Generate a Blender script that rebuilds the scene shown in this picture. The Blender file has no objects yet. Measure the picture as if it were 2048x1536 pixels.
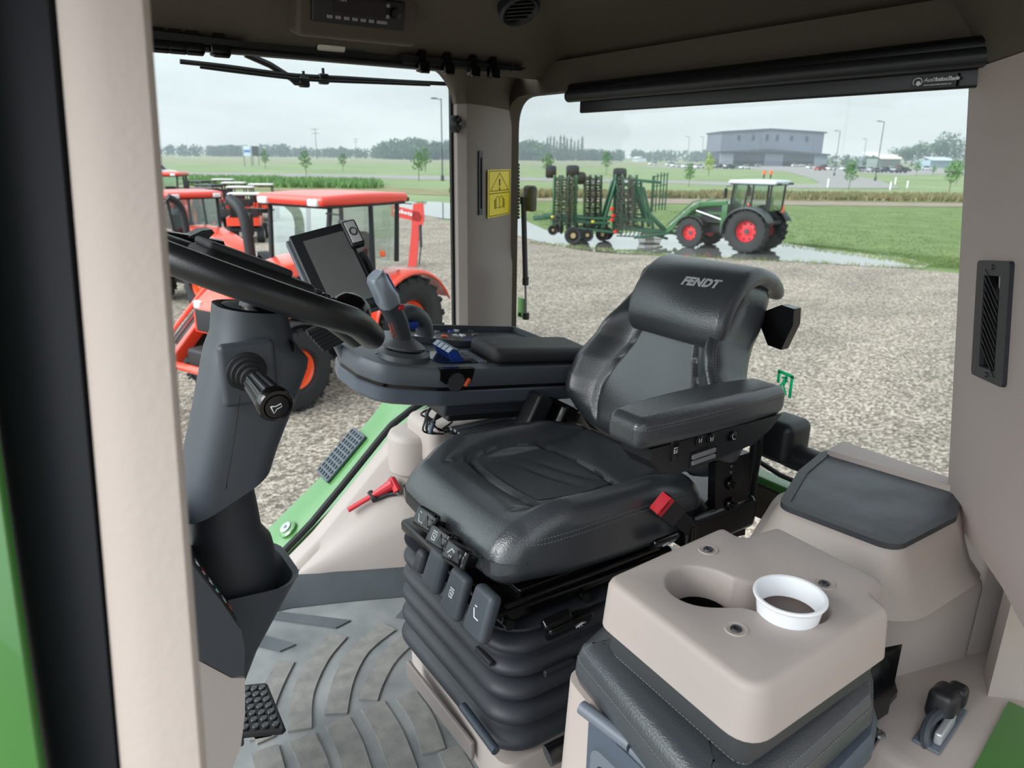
import bpy, bmesh, math, random
from mathutils import Vector, Matrix, noise
from mathutils.bvhtree import BVHTree
random.seed(7)
S = bpy.context.scene
COL = S.collection
PI = math.pi

# ---------------------------------------------------------------- camera
FPX = 1440.0; PITCH = math.atan(455/1440); YAW = math.radians(34); ROLL = math.radians(.7)
CAMZ = 1.2          # camera above the cab floor (z = 0)
ZG = -2.4           # yard level below the cab floor
# axes: +X towards the back of the cab, +Y towards its right side, +Z up
r0 = Vector((math.cos(YAW), -math.sin(YAW), 0))
fw = Vector((math.cos(PITCH)*math.sin(YAW), math.cos(PITCH)*math.cos(YAW), -math.sin(PITCH)))
u0 = Vector((math.sin(PITCH)*math.sin(YAW), math.sin(PITCH)*math.cos(YAW), math.cos(PITCH)))
cr = r0*math.cos(ROLL) + u0*math.sin(ROLL)
cu = u0*math.cos(ROLL) - r0*math.sin(ROLL)
CAM = Vector((0, 0, CAMZ))
cam = bpy.data.cameras.new('camera'); camo = bpy.data.objects.new('camera', cam); COL.objects.link(camo)
cam.sensor_width = 36; cam.lens = 36*FPX/2048; cam.clip_start = .02; cam.clip_end = 6000
camo.matrix_world = Matrix(((cr.x, cu.x, -fw.x, 0), (cr.y, cu.y, -fw.y, 0), (cr.z, cu.z, -fw.z, CAMZ), (0, 0, 0, 1)))
cam.dof.use_dof = True; cam.dof.focus_distance = 1.25; cam.dof.aperture_fstop = 7.5
S.camera = camo

# ---------------------------------------------------------------- light
S.view_settings.view_transform = 'Standard'; S.view_settings.look = 'None'
S.view_settings.gamma = 1; S.view_settings.use_curve_mapping = False
S.view_settings.exposure = -0.12
W = bpy.data.worlds.new('overcast_sky'); S.world = W; W.use_nodes = True
nt = W.node_tree; nt.nodes.clear()
def N(t, typ, **kw):
    n = t.nodes.new(typ)
    for k, v in kw.items(): setattr(n, k, v)
    return n
tc = N(nt, 'ShaderNodeTexCoord'); sep = N(nt, 'ShaderNodeSeparateXYZ'); nt.links.new(tc.outputs['Generated'], sep.inputs[0])
ramp = N(nt, 'ShaderNodeValToRGB'); nt.links.new(sep.outputs['Z'], ramp.inputs[0])
cr_ = ramp.color_ramp; cr_.elements[0].position = 0; cr_.elements[0].color = (.96, 1.07, 1.12, 1)
cr_.elements[1].position = 1; cr_.elements[1].color = (1.25, 1.33, 1.42, 1)
e = cr_.elements.new(.12); e.color = (1.0, 1.11, 1.15, 1)
e = cr_.elements.new(.35); e.color = (1.05, 1.13, 1.18, 1)
mp = N(nt, 'ShaderNodeMapping'); mp.inputs['Scale'].default_value = (1.2, 1.2, 6.5); nt.links.new(tc.outputs['Generated'], mp.inputs[0])
nz = N(nt, 'ShaderNodeTexNoise'); nz.inputs['Scale'].default_value = 2.2; nz.inputs['Detail'].default_value = 5; nz.inputs['Roughness'].default_value = .55
nt.links.new(mp.outputs[0], nz.inputs['Vector'])
mr = N(nt, 'ShaderNodeMapRange'); mr.inputs[1].default_value = .3; mr.inputs[2].default_value = .7; mr.inputs[3].default_value = .80; mr.inputs[4].default_value = 1.16
nt.links.new(nz.outputs[0], mr.inputs[0])
mul = N(nt, 'ShaderNodeVectorMath', operation='SCALE'); nt.links.new(ramp.outputs[0], mul.inputs[0]); nt.links.new(mr.outputs[0], mul.inputs['Scale'])
# brighter part of the cloud layer around the veiled sun (ahead of the cab)
SUN = Vector((-.80, .10, .52)).normalized()
dt = N(nt, 'ShaderNodeVectorMath', operation='DOT_PRODUCT'); nt.links.new(tc.outputs['Generated'], dt.inputs[0]); dt.inputs[1].default_value = SUN
gm = N(nt, 'ShaderNodeMapRange', interpolation_type='SMOOTHSTEP'); gm.inputs[1].default_value = .45; gm.inputs[2].default_value = 1.0; gm.inputs[3].default_value = 1.0; gm.inputs[4].default_value = 3.6
nt.links.new(dt.outputs['Value'], gm.inputs[0])
mul2 = N(nt, 'ShaderNodeVectorMath', operation='SCALE'); nt.links.new(mul.outputs[0], mul2.inputs[0]); nt.links.new(gm.outputs[0], mul2.inputs['Scale'])
bg = N(nt, 'ShaderNodeBackground'); nt.links.new(mul2.outputs[0], bg.inputs[0]); bg.inputs[1].default_value = 1.0
wo = N(nt, 'ShaderNodeOutputWorld'); nt.links.new(bg.outputs[0], wo.inputs[0])
sun = bpy.data.lights.new('hazy_sun', 'SUN'); sun.energy = 2.3; sun.angle = math.radians(32); sun.color = (1, .985, .96)
suno = bpy.data.objects.new('hazy_sun', sun); COL.objects.link(suno)
suno.rotation_euler = (-SUN).to_track_quat('-Z', 'Y').to_euler()

# ---------------------------------------------------------------- helpers
def ray(px, py): return fw*FPX + cr*(px-1024) + cu*(768-py)
def Zp(px, py, z): d = ray(px, py); return CAM + d*((z-CAMZ)/d.z)
def Xp(px, py, x): d = ray(px, py); return CAM + d*(x/d.x)
def Yp(px, py, y): d = ray(px, py); return CAM + d*(y/d.y)
def Dp(px, py, dep): return CAM + ray(px, py)*(dep/FPX)
def Gp(px, py, dz=0): return Zp(px, py, ZG+dz)
def lin(c):
    c = c/255
    return c/12.92 if c <= .04045 else ((c+.055)/1.055)**2.4
def rgb(c): return (lin(c[0]), lin(c[1]), lin(c[2]), 1)
MATS = {}
def M(name, c, rough=.5, metal=0, spec=.5, bump=None, var=None, leather=None, alpha=None, coat=0, emit=None, c2=None, c2s=None, trans=0):
    if name in MATS: return MATS[name]
    m = bpy.data.materials.new(name); m.use_nodes = True; t = m.node_tree; b = t.nodes['Principled BSDF']
    b.inputs['Base Color'].default_value = rgb(c); b.inputs['Roughness'].default_value = rough
    b.inputs['Metallic'].default_value = metal; b.inputs['Specular IOR Level'].default_value = spec
    b.inputs['Coat Weight'].default_value = coat
    if emit: b.inputs['Emission Color'].default_value = rgb(c); b.inputs['Emission Strength'].default_value = emit
    tcn = N(t, 'ShaderNodeTexCoord')
    if var:
        n = N(t, 'ShaderNodeTexNoise'); n.inputs['Scale'].default_value = var[0]; n.inputs['Detail'].default_value = 5
        t.links.new(tcn.outputs['Object'], n.inputs['Vector'])
        q = N(t, 'ShaderNodeMapRange'); q.inputs[1].default_value = .3; q.inputs[2].default_value = .7
        t.links.new(n.outputs[0], q.inputs[0])
        mx = N(t, 'ShaderNodeMix', data_type='RGBA'); t.links.new(q.outputs[0], mx.inputs[0])
        a = rgb(c)
        if c2: mx.inputs[6].default_value = a; mx.inputs[7].default_value = rgb(c2)
        else:
            mx.inputs[6].default_value = tuple(x*(1-var[1]) for x in a[:3])+(1,); mx.inputs[7].default_value = tuple(min(1, x*(1+var[1])) for x in a[:3])+(1,)
        t.links.new(mx.outputs[2], b.inputs['Base Color'])
    if bump or leather:
        if leather:
            n = N(t, 'ShaderNodeTexVoronoi', feature='SMOOTH_F1'); n.inputs['Scale'].default_value = leather[0]; st, ds = leather[1], leather[2]
        else:
            n = N(t, 'ShaderNodeTexNoise'); n.inputs['Scale'].default_value = bump[0]; n.inputs['Detail'].default_value = 4; st, ds = bump[1], bump[2]
        t.links.new(tcn.outputs['Object'], n.inputs['Vector'])
        bn = N(t, 'ShaderNodeBump'); bn.inputs['Strength'].default_value = st; bn.inputs['Distance'].default_value = ds
        t.links.new(n.outputs[0], bn.inputs['Height']); t.links.new(bn.outputs[0], b.inputs['Normal'])
    MATS[name] = m; return m
def glass(name, tint=(1, 1, 1), f=.06, rough=0.0):
    if name in MATS: return MATS[name]
    m = bpy.data.materials.new(name); m.use_nodes = True; t = m.node_tree; t.nodes.clear()
    tr = N(t, 'ShaderNodeBsdfTransparent'); tr.inputs[0].default_value = (*tint, 1)
    gl = N(t, 'ShaderNodeBsdfGlossy'); gl.inputs['Roughness'].default_value = rough
    lw = N(t, 'ShaderNodeLayerWeight'); lw.inputs[0].default_value = .25
    ml = N(t, 'ShaderNodeMath', operation='MULTIPLY'); ml.inputs[1].default_value = .5; t.links.new(lw.outputs['Facing'], ml.inputs[0])
    ad = N(t, 'ShaderNodeMath', operation='MULTIPLY'); t.links.new(ml.outputs[0], ad.inputs[0]); ad.inputs[1].default_value = f/.06*.5
    mx = N(t, 'ShaderNodeMixShader'); t.links.new(ad.outputs[0], mx.inputs[0]); t.links.new(tr.outputs[0], mx.inputs[1]); t.links.new(gl.outputs[0], mx.inputs[2])
    o = N(t, 'ShaderNodeOutputMaterial'); t.links.new(mx.outputs[0], o.inputs[0]); MATS[name] = m; return m

def frame(o, x, y=None, z=None):
    """Matrix with origin o and unit axes x, y (z = x cross y)."""
    x = Vector(x).normalized(); y = Vector(y)
    y = (y - x*y.dot(x)).normalized(); zz = x.cross(y)
    return Matrix(((x.x, y.x, zz.x, o[0]), (x.y, y.y, zz.y, o[1]), (x.z, y.z, zz.z, o[2]), (0, 0, 0, 1)))
def T(x=0, y=0, z=0): return Matrix.Translation((x, y, z))
def R(a, ax='Z'): return Matrix.Rotation(a, 4, ax)

class MB:
    def __init__(s): s.b = bmesh.new()
    def _add(s, vs, fs, mtx=None):
        vv = [s.b.verts.new((mtx @ Vector(v)) if mtx else v) for v in vs]
        out = []
        for f in fs:
            try: out.append(s.b.faces.new([vv[i] for i in f]))
            except ValueError: pass
        return vv, out
    def box(s, c, d, m=None, bev=0, seg=2):
        x, y, z = d[0]/2, d[1]/2, d[2]/2
        t = (m or Matrix()) @ T(*c)
        if bev:
            return s.rb(c, d, bev, 1, m, seg)
        s._add([(-x,-y,-z),(x,-y,-z),(x,y,-z),(-x,y,-z),(-x,-y,z),(x,-y,z),(x,y,z),(-x,y,z)],
               [(3,2,1,0),(4,5,6,7),(0,1,5,4),(1,2,6,5),(2,3,7,6),(3,0,4,7)], t)
        return s
    def rb(s, c, d, r, n=1, m=None, seg=3, fn=None):
        """box with rounded edges radius r; n = grid cells per flat side; fn deforms local points"""
        h = [d[i]/2 for i in range(3)]; r = min(r, min(h)*.999); seg = max(1, seg)
        def coords(hh):
            a = [-hh+r*(1-math.tan(PI/4*(1-k/seg))) for k in range(seg+1)]
            out = a[:]
            for k in range(1, n): out.append(-hh+r+(2*hh-2*r)*k/n)
            out += [-x for x in reversed(a)]
            return out
        X, Y, Z = coords(h[0]), coords(h[1]), coords(h[2])
        t = (m or Matrix()) @ T(*c); cache = {}
        def pt(x, y, z):
            k = (round(x, 6), round(y, 6), round(z, 6))
            if k in cache: return cache[k]
            inner = Vector((max(-h[0]+r, min(h[0]-r, x)), max(-h[1]+r, min(h[1]-r, y)), max(-h[2]+r, min(h[2]-r, z))))
            dv = Vector((x, y, z)) - inner
            p = inner + dv.normalized()*r if dv.length > 1e-9 else Vector((x, y, z))
            if fn: p = Vector(fn(p.x, p.y, p.z))
            cache[k] = s.b.verts.new(t @ p); return cache[k]
        def face(A, B, mk, flip):
            for i in range(len(A)-1):
                for j in range(len(B)-1):
                    q = [mk(A[i], B[j]), mk(A[i+1], B[j]), mk(A[i+1], B[j+1]), mk(A[i], B[j+1])]
                    if flip: q.reverse()
                    try: s.b.faces.new(q)
                    except ValueError: pass
        face(X, Y, lambda a, b: pt(a, b, h[2]), False); face(X, Y, lambda a, b: pt(a, b, -h[2]), True)
        face(Y, Z, lambda a, b: pt(h[0], a, b), False); face(Y, Z, lambda a, b: pt(-h[0], a, b), True)
        face(Z, X, lambda a, b: pt(b, h[1], a), False); face(Z, X, lambda a, b: pt(b, -h[1], a), True)
        return s
    def loft(s, rings, closed=True, cap=True, m=None):
        n = len(rings[0]); vs = [p for r_ in rings for p in r_]; fs = []
        for i in range(len(rings)-1):
            for j in range(n if closed else n-1):
                k = (j+1) % n
                fs.append((i*n+j, i*n+k, (i+1)*n+k, (i+1)*n+j))
        if cap and closed: fs.append(tuple(range(n-1, -1, -1))); fs.append(tuple((len(rings)-1)*n+j for j in range(n)))
        s._add(vs, fs, m); return s
    def lathe(s, prof, m=None, n=24, cap=True):
        return s.loft([[(r_*math.cos(2*PI*k/n), r_*math.sin(2*PI*k/n), z) for k in range(n)] for r_, z in prof], True, cap, m)
    def cyl(s, a, b, r1, r2=None, n=12):
        a = Vector(a); b = Vector(b); z = (b-a); L = z.length; z.normalize()
        y = Vector((0, 0, 1)) if abs(z.z) < .9 else Vector((1, 0, 0))
        x = y.cross(z).normalized(); y = z.cross(x)
        mm = Matrix(((x.x, y.x, z.x, a.x), (x.y, y.y, z.y, a.y), (x.z, y.z, z.z, a.z), (0, 0, 0, 1)))
        return s.lathe([(r1, 0), (r1 if r2 is None else r2, L)], mm, n)
    def tube(s, pts, r, n=8, closed=False, sx=1, smooth=0):
        P = [Vector(p) for p in pts]
        if smooth: P = spline(P, smooth, closed)
        k = len(P); rr = r if callable(r) else (lambda t: r) if not isinstance(r, (list, tuple)) else (lambda t: r[0] + (r[1]-r[0])*t)
        rings = []; up = None
        for i in range(k):
            if closed: d = (P[(i+1) % k]-P[i-1])
            else: d = P[min(k-1, i+1)]-P[max(0, i-1)]
            d.normalize()
            if up is None: up = Vector((0, 0, 1)) if abs(d.z) < .9 else Vector((1, 0, 0))
            x = up.cross(d)
            if x.length < 1e-6: x = Vector((1, 0, 0))
            x.normalize(); up = d.cross(x).normalized()
            q = rr(i/(k-1))
            rings.append([P[i] + x*(q*sx*math.cos(2*PI*a/n)) + up*(q*math.sin(2*PI*a/n)) for a in range(n)])
        if closed: rings.append(rings[0])
        return s.loft(rings, True, not closed)
    def prism(s, poly, vec, m=None):
        v = Vector(vec); n = len(poly); P = [Vector(p) for p in poly]
        s._add(P + [p+v for p in P], [tuple(range(n-1, -1, -1)), tuple(range(n, 2*n))] + [(i, (i+1) % n, n+(i+1) % n, n+i) for i in range(n)], m)
        return s
    def grid(s, f, nu, nv, m=None, flip=False):
        vs = [f(i/nu, j/nv) for i in range(nu+1) for j in range(nv+1)]
        fs = []
        for i in range(nu):
            for j in range(nv):
                a = i*(nv+1)+j; q = (a, a+nv+1, a+nv+2, a+1); fs.append(q[::-1] if flip else q)
        s._add(vs, fs, m); return s
    def slab(s, outer, hole, z0, z1, m=None):
        """flat plate with a hole; outer/hole 2D loops"""
        for z, fl in ((z1, False), (z0, True)):
            vo = [s.b.verts.new((m or Matrix()) @ Vector((x, y, z))) for x, y in outer]
            vh = [s.b.verts.new((m or Matrix()) @ Vector((x, y, z))) for x, y in hole]
            ed = [s.b.edges.new((L[i], L[(i+1) % len(L)])) for L in (vo, vh) for i in range(len(L))]
            r_ = bmesh.ops.triangle_fill(s.b, use_beauty=True, use_dissolve=False, edges=ed)
            if z == z1: to, th = vo, vh
            else: bo, bh = vo, vh
        for A, B in ((to, bo), (bh, th)):
            for i in range(len(A)):
                k = (i+1) % len(A)
                try: s.b.faces.new((A[i], B[i], B[k], A[k]))
                except ValueError: pass
        return s
    def build(s, name, mat, parent=None, sharp=35, recalc=True, label=None, solid=0, sub=0, kind=None):
        b = s.b
        bmesh.ops.remove_doubles(b, verts=b.verts, dist=1e-6)
        if recalc: bmesh.ops.recalc_face_normals(b, faces=b.faces)
        sa = math.radians(sharp)
        for f in b.faces: f.smooth = True
        for e in b.edges:
            if len(e.link_faces) == 2:
                if e.calc_face_angle(0) > sa: e.smooth = False
        off = Vector((0, 0, 0)); o_par = Vector((0, 0, 0))
        if parent is None:
            xs = [v.co for v in b.verts]
            if xs:
                mn = [min(p[i] for p in xs) for i in range(3)]; mxx = [max(p[i] for p in xs) for i in range(3)]
                off = Vector(((mn[0]+mxx[0])/2, (mn[1]+mxx[1])/2, mn[2]))
            bmesh.ops.translate(b, verts=b.verts, vec=-off)
        me = bpy.data.meshes.new(name); b.to_mesh(me); b.free()
        o = bpy.data.objects.new(name, me); COL.objects.link(o)
        for mm in (mat if isinstance(mat, (list, tuple)) else [mat]): me.materials.append(mm)
        if parent is None: o.location = off
        else: attach(o, parent)
        if solid: md = o.modifiers.new('solid', 'SOLIDIFY'); md.thickness = solid; md.offset = 0
        if sub: md = o.modifiers.new('sub', 'SUBSURF'); md.levels = sub; md.render_levels = sub
        if label: o['label'] = label
        if kind: o['kind'] = kind
        return o
ORG = {}
def worg(p):
    """world origin of an (unrotated) object while building"""
    v = Vector((0, 0, 0))
    while p is not None: v += p.location; p = p.parent
    return v
def attach(o, parent):
    o.parent = parent; o.location = -worg(parent)
def spline(P, k, closed=False):
    out = []; n = len(P)
    for i in range(n if closed else n-1):
        g = lambda j: P[j % n] if closed else P[max(0, min(n-1, j))]
        a, b, c, d = g(i-1), g(i), g(i+1), g(i+2)
        for q in range(k):
            t = q/k
            out.append(.5*((2*b) + (c-a)*t + (2*a-5*b+4*c-d)*t*t + (3*b-a-3*c+d)*t**3))
    if not closed: out.append(P[-1].copy())
    return out
def rrect(w, h, r, n=6, cx=0, cy=0):
    out = []
    for (sx, sy, a0) in ((1, 1, 0), (-1, 1, 90), (-1, -1, 180), (1, -1, 270)):
        for k in range(n+1):
            a = math.radians(a0+90*k/n)
            out.append((cx+sx*(w/2-r)+r*math.cos(a), cy+sy*(h/2-r)+r*math.sin(a)))
    return out
def fillet(poly, r, n=5):
    """round the corners of a 2D polygon; r scalar or per-corner list"""
    out = []; k = len(poly)
    for i in range(k):
        p = Vector(poly[i]); a = Vector(poly[i-1])-p; b = Vector(poly[(i+1) % k])-p
        rr = r[i] if isinstance(r, (list, tuple)) else r
        la, lb = a.length, b.length; a.normalize(); b.normalize()
        ang = a.angle(b); d = min(rr/max(1e-6, math.tan(ang/2)), la*.49, lb*.49)
        if rr <= 0: out.append((p.x, p.y)); continue
        p1 = p+a*d; p2 = p+b*d
        for q in range(n+1):
            t = q/n; out.append(tuple(p1*(1-t)**2 + p*2*t*(1-t) + p2*t*t))
    return out
def inset(loop, d):
    """offset a CCW 2D loop inwards by d"""
    n = len(loop); ar = sum(loop[i][0]*loop[(i+1) % n][1]-loop[(i+1) % n][0]*loop[i][1] for i in range(n))
    sg = 1 if ar > 0 else -1; out = []
    for i in range(n):
        a = Vector(loop[i-1]); b = Vector(loop[(i+1) % n]); t = (b-a)
        if t.length < 1e-9: out.append(loop[i]); continue
        t.normalize(); out.append((loop[i][0]-t.y*d*sg, loop[i][1]+t.x*d*sg))
    return out
def empty(name, loc, label=None, cat=None, group=None):
    o = bpy.data.objects.new(name, None); COL.objects.link(o); o.location = loc; o.empty_display_size = .1
    if label: tag(o, label, cat, group)
    return o
def tag(o, label, cat, group=None, kind=None):
    if label: o['label'] = label
    if cat: o['category'] = cat
    if group: o['group'] = group
    if kind: o['kind'] = kind
    return o
def struct(o, label=None, cat=None):
    o['kind'] = 'structure'
    if label: o['label'] = label
    if cat: o['category'] = cat
    return o
def copy_tree(o, parent=None, swap=None):
    c = o.copy(); COL.objects.link(c); c.parent = parent
    if swap and c.type == 'MESH' and c.data.materials and c.data.materials[0].name in swap:
        c.data = c.data.copy()
        for i, mm in enumerate(c.data.materials):
            if mm.name in swap: c.data.materials[i] = swap[mm.name]
    for ch in CH.get(o.name, []): copy_tree(ch, c, swap)
    return c
CH = {}
def index_children():
    CH.clear()
    for o in bpy.data.objects:
        if o.parent: CH.setdefault(o.parent.name, []).append(o)
def text(name, body, size, m, mat, parent=None, ext=.0004, align='CENTER', shear=0, bold=0, drop=None, sx=1):
    cu_ = bpy.data.curves.new(name, 'FONT'); cu_.body = body; cu_.size = size; cu_.extrude = ext; cu_.align_x = align; cu_.align_y = 'CENTER'
    cu_.shear = shear; cu_.space_character = 1.0+40*bold; cu_.offset = bold; cu_.resolution_u = 3
    t = bpy.data.objects.new(name+'_tmp', cu_); COL.objects.link(t)
    dg = bpy.context.evaluated_depsgraph_get(); me = bpy.data.meshes.new_from_object(t.evaluated_get(dg))
    bpy.data.objects.remove(t)
    mm = m @ Matrix.Diagonal((sx, 1, 1, 1))
    me.transform(mm)
    if drop:
        bv, d, off = drop
        b2 = bmesh.new(); b2.from_mesh(me)
        bmesh.ops.subdivide_edges(b2, edges=[e for e in b2.edges if e.calc_length() > size*.12], cuts=3)
        bmesh.ops.triangulate(b2, faces=b2.faces)
        for v in b2.verts:
            h = bv.ray_cast(v.co, d, 1)
            if h[0]: v.co = h[0] - d*off
        b2.to_mesh(me); b2.free()
    me.materials.clear(); me.materials.append(mat); me.name = name
    o = bpy.data.objects.new(name, me); COL.objects.link(o)
    if parent: attach(o, parent)
    else:
        c = sum((v.co for v in me.vertices), Vector())/max(1, len(me.vertices)); me.transform(T(*(-c))); o.location = c
    return o
def sst(a, b, x):
    t = max(0, min(1, (x-a)/(b-a))); return t*t*(3-2*t)
def interp(tab, x):
    if x <= tab[0][0]: return tab[0][1]
    for (a, p), (b, q) in zip(tab, tab[1:]):
        if x <= b: return p+(q-p)*(x-a)/(b-a)
    return tab[-1][1]

# ---------------------------------------------------------------- materials
beige = M('beige_plastic', (172, 161, 155), .52, bump=(900, .12, .001), var=(6, .02))
beige_pad_lit = M('beige_padded_trim_lit', (178, 164, 159), .7, bump=(260, .25, .002))  # lit copy of the one beige post padding, light put into its tone
beige_pad_shade = M('beige_padded_trim_shade', (132, 122, 117), .7, bump=(260, .25, .002))  # shaded copy of the same padding, darkened for the shade on the post
beige_head_shade = M('beige_headliner_shade', (80, 72, 63), .9, bump=(700, .35, .002))  # beige fabric, shade under the cab roof put into its base colour
grey_pl = M('charcoal_plastic', (62, 68, 75), .5, bump=(900, .1, .001))
grey_mid = M('slate_plastic', (98, 105, 114), .45, bump=(900, .1, .001))
black_pl = M('black_plastic', (28, 29, 32), .42, bump=(700, .08, .001))
black_gl = M('gloss_black', (10, 10, 12), .18)
black_rb = M('black_rubber', (24, 25, 27), .7)
leather = M('black_leather', (60, 64, 68), .29, spec=.85, leather=(420, .26, .0014), var=(5, .1))
leather_p = M('perforated_leather', (60, 64, 67), .4, leather=(420, .5, .0015))
stitch = M('grey_thread', (112, 114, 116), .8)
white_ic = M('white_marking', (225, 228, 232), .6)
green_pt = M('green_paint', (62, 118, 50), .22, coat=.6)
green_lt = M('pale_green_fender_paint', (92, 142, 84), .14, coat=.8)
red_pl = M('red_plastic', (196, 30, 44), .38)
steel = M('steel', (150, 152, 155), .35, metal=.9)
orange_mk = M('orange_marking', (226, 92, 40), .5)
blue_pl = M('blue_plastic', (24, 62, 150), .35)
silver_pl = M('silver_plastic', (150, 160, 172), .32, metal=.4)
white_pl = M('white_plastic', (220, 222, 224), .4)
winglass = glass('clear_glass', (.96, .985, .98), .04)
# ================================================================ cab shell
def ztop(x): return interp([(.30, -.12), (.446, -.02), (.49, .05), (.583, .12), (.69, .22), (.86, .385), (.95, .435), (1.1, .47), (1.5, .48)], x)
def yfl(x): return interp([(.30, 1.87), (.446, 1.85), (.6, 1.79), (.8, 1.70), (1.2, 1.64), (1.5, 1.64)], x)
XR = 1.42           # plane of the rear window
# rubber floor mat
b = MB(); b.rb((.55, 1.1, -.02), (2.1, 1.66, .04), .01, 40)
flo = struct(b.build('floor', M('rubber_mat', (104, 108, 109), .5, var=(9, .3), c2=(142, 144, 143), bump=(40, .2, .004))), 'grey rubber cab floor mat with raised curved ribs', 'floor mat')
rib_m = M('worn_rubber_rib', (138, 136, 130), .8, var=(30, .25), c2=(112, 112, 110), bump=(300, .3, .002))
def rib(pix, w):
    P = spline([Zp(x, y, 0) for x, y in pix], 5) if len(pix) > 2 else [Zp(x, y, 0) for x, y in pix]
    L, Rr = [], []
    for i, p in enumerate(P):
        d = (P[min(i+1, len(P)-1)]-P[max(0, i-1)]).normalized(); n_ = Vector((-d.y, d.x, 0))
        L.append(p+n_*w/2); Rr.append(p-n_*w/2)
    b = MB(); n = len(P); vs = []
    for a_, c_ in zip(L, Rr): vs += [(a_.x, a_.y, .0), (a_.x, a_.y, .005), (c_.x, c_.y, .005), (c_.x, c_.y, .0)]
    fs = []
    for i in range(n-1):
        for k in range(4): fs.append((i*4+k, i*4+(k+1) % 4, i*4+4+(k+1) % 4, i*4+4+k))
    fs += [(3, 2, 1, 0), tuple((n-1)*4+k for k in range(4))]
    b._add(vs, fs); return b.build('floor_rib', rib_m, flo, 20)
for pix, w in [([(678, 1272), (638, 1320), (606, 1390), (600, 1462)], .05), ([(778, 1255), (722, 1300), (688, 1360), (672, 1430)], .05),
               ([(822, 1276), (778, 1318), (750, 1365), (736, 1402)], .045), ([(572, 1325), (548, 1372), (528, 1425), (522, 1480)], .045),
               ([(675, 1445), (700, 1495), (720, 1560)], .055), ([(745, 1412), (780, 1470), (810, 1550)], .055), ([(812, 1392), (845, 1440), (868, 1505)], .05),
               ([(604, 1478), (624, 1520), (640, 1570)], .055), ([(530, 1500), (545, 1560)], .055), ([(515, 1446), (534, 1482)], .04), ([(898, 1500), (930, 1560)], .05)]:
    rib(pix, w)
plate_m = M('smooth_rubber_pad', (84, 89, 93), .65, var=(8, .15))
for k, q in enumerate([[(545, 1240), (672, 1258), (702, 1243), (560, 1226)], [(492, 1288), (560, 1305), (592, 1291), (500, 1265)], [(792, 1236), (815, 1240), (835, 1228), (805, 1222)]]):
    b = MB(); b.prism([(*Zp(x, y, 0).xy, 0) for x, y in q], (0, 0, .005)); b.build('floor_pad', plate_m, flo, 20)
# raised lip of the mat up the right side
b = MB(); rings = []
for i in range(31):
    x = -.3+1.9*i/30; y = yfl(x)
    rings.append([(x, y-.09, .001), (x, y-.05, .012), (x, y-.02, .04), (x, y+.03, .05), (x, y+.03, -.05)])
b.loft(rings, False, False); b.build('floor_lip', M('mat_edge_rubber', (66, 71, 75), .5, var=(8, .15)), flo, 60, solid=.004)

# right wall trim: wheel arch cover
b = MB(); rings = []
for i in range(70):
    x = .435+1.05*i/69; zt = max(ztop(x), .012); y = yfl(x); zc = zt*.52+.005; e_ = min(1, max(.02, (x-.435)/.05))
    ym = y+(1.86-y)*.16
    pts = [(x, y, .0), (x, y+.004, zc*.5), (x, ym-.004, zc-.012), (x, ym+.006, zc+.012), (x, ym+(1.86-ym)*.45, zc+(zt-zc)*.5), (x, 1.862, zt-.025), (x, 1.872, zt-.006), (x, 1.885, zt), (x, 1.925, zt), (x, 1.93, -.1)]
    rings.append([Vector(p) for p in pts])
b.loft(rings, False, False)
wr = struct(b.build('wall_right', beige, sharp=50), 'beige moulded wheel arch trim along the right of the cab', 'trim panel')
b = MB(); b.lathe([(.075, .30), (.078, .40), (.070, .415), (.06, .42), (.0, .422)], T(.88, 1.83, 0), 28, False); b.build('round_cap', beige, wr, 50)
b = MB(); b.rb((1.15, 1.78, .40), (.56, .18, .14), .03, 3); b.build('shelf', beige, wr)
# rubber door seal following the arch
def arch(x0, x1, y, dz, n=30): return [Vector((x0+(x1-x0)*i/n, y, ztop(x0+(x1-x0)*i/n)+dz)) for i in range(n+1)]
b = MB(); b.tube([Vector((.36, 1.95, -.07))]+arch(.42, 1.45, 1.95, .01), .011, 8)
struct(b.build('trim_5', black_rb), 'black rubber seal along the wheel arch', 'seal')

# outer green mudguard
b = MB(); rings = []
def fz(x): return interp([(.3, -.10), (.42, -.03), (.5, .06), (.7, .21), (.86, .36), (.96, .435), (1.05, .47), (1.5, .52)], x)
for i in range(60):
    x = .30+1.3*i/59; z = fz(x)-.02; fl = sst(.86, .98, x)
    rings.append([Vector(p) for p in [(x, 1.955, z-.02), (x, 1.962, z), (x, 2.0, z+.012), (x, 2.08, z+.006+.02*fl), (x, 2.15, z-.004+.03*fl), (x, 2.168, z-.03), (x, 2.172, z-.3)]])
b.loft(rings, False, False)
fen = b.build('mudguard', green_lt, sharp=40, solid=.006)
tag(fen, 'glossy pale green curved mudguard outside the right window', 'mudguard')
# anti slip pad and bolt on the mudguard
def onf(x, y, h=0):
    sl = (fz(x+.02)-fz(x-.02))/.04; n_ = Vector((-sl, 0, 1)).normalized()
    return Vector((x, y, fz(x)-.008))+n_*h, n_, Vector((1, 0, sl)).normalized()
b = MB()
o_, n_, t_ = onf(.76, 2.115, .004); fm = frame(o_, t_, (0, 1, 0)); b.rb((0, 0, .003), (.19, .10, .012), .005, 1, fm)
pad = b.build('step_pad', M('step_pad_grey', (84, 92, 100), .55), fen)
b = MB()
for i in range(9):
    for j in range(5): b.lathe([(.0075, .009), (.006, .0135)], fm @ T(-.08+i*.02, -.038+j*.019, 0), 8)
b.build('pad_stud', M('stud_grey', (66, 73, 80), .5), pad)
o_, n_, t_ = onf(.545, 2.03); fm = frame(o_, t_, (0, 1, 0)); b = MB(); b.lathe([(.03, -.01), (.03, .012), (.022, .017)], fm, 24)
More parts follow.
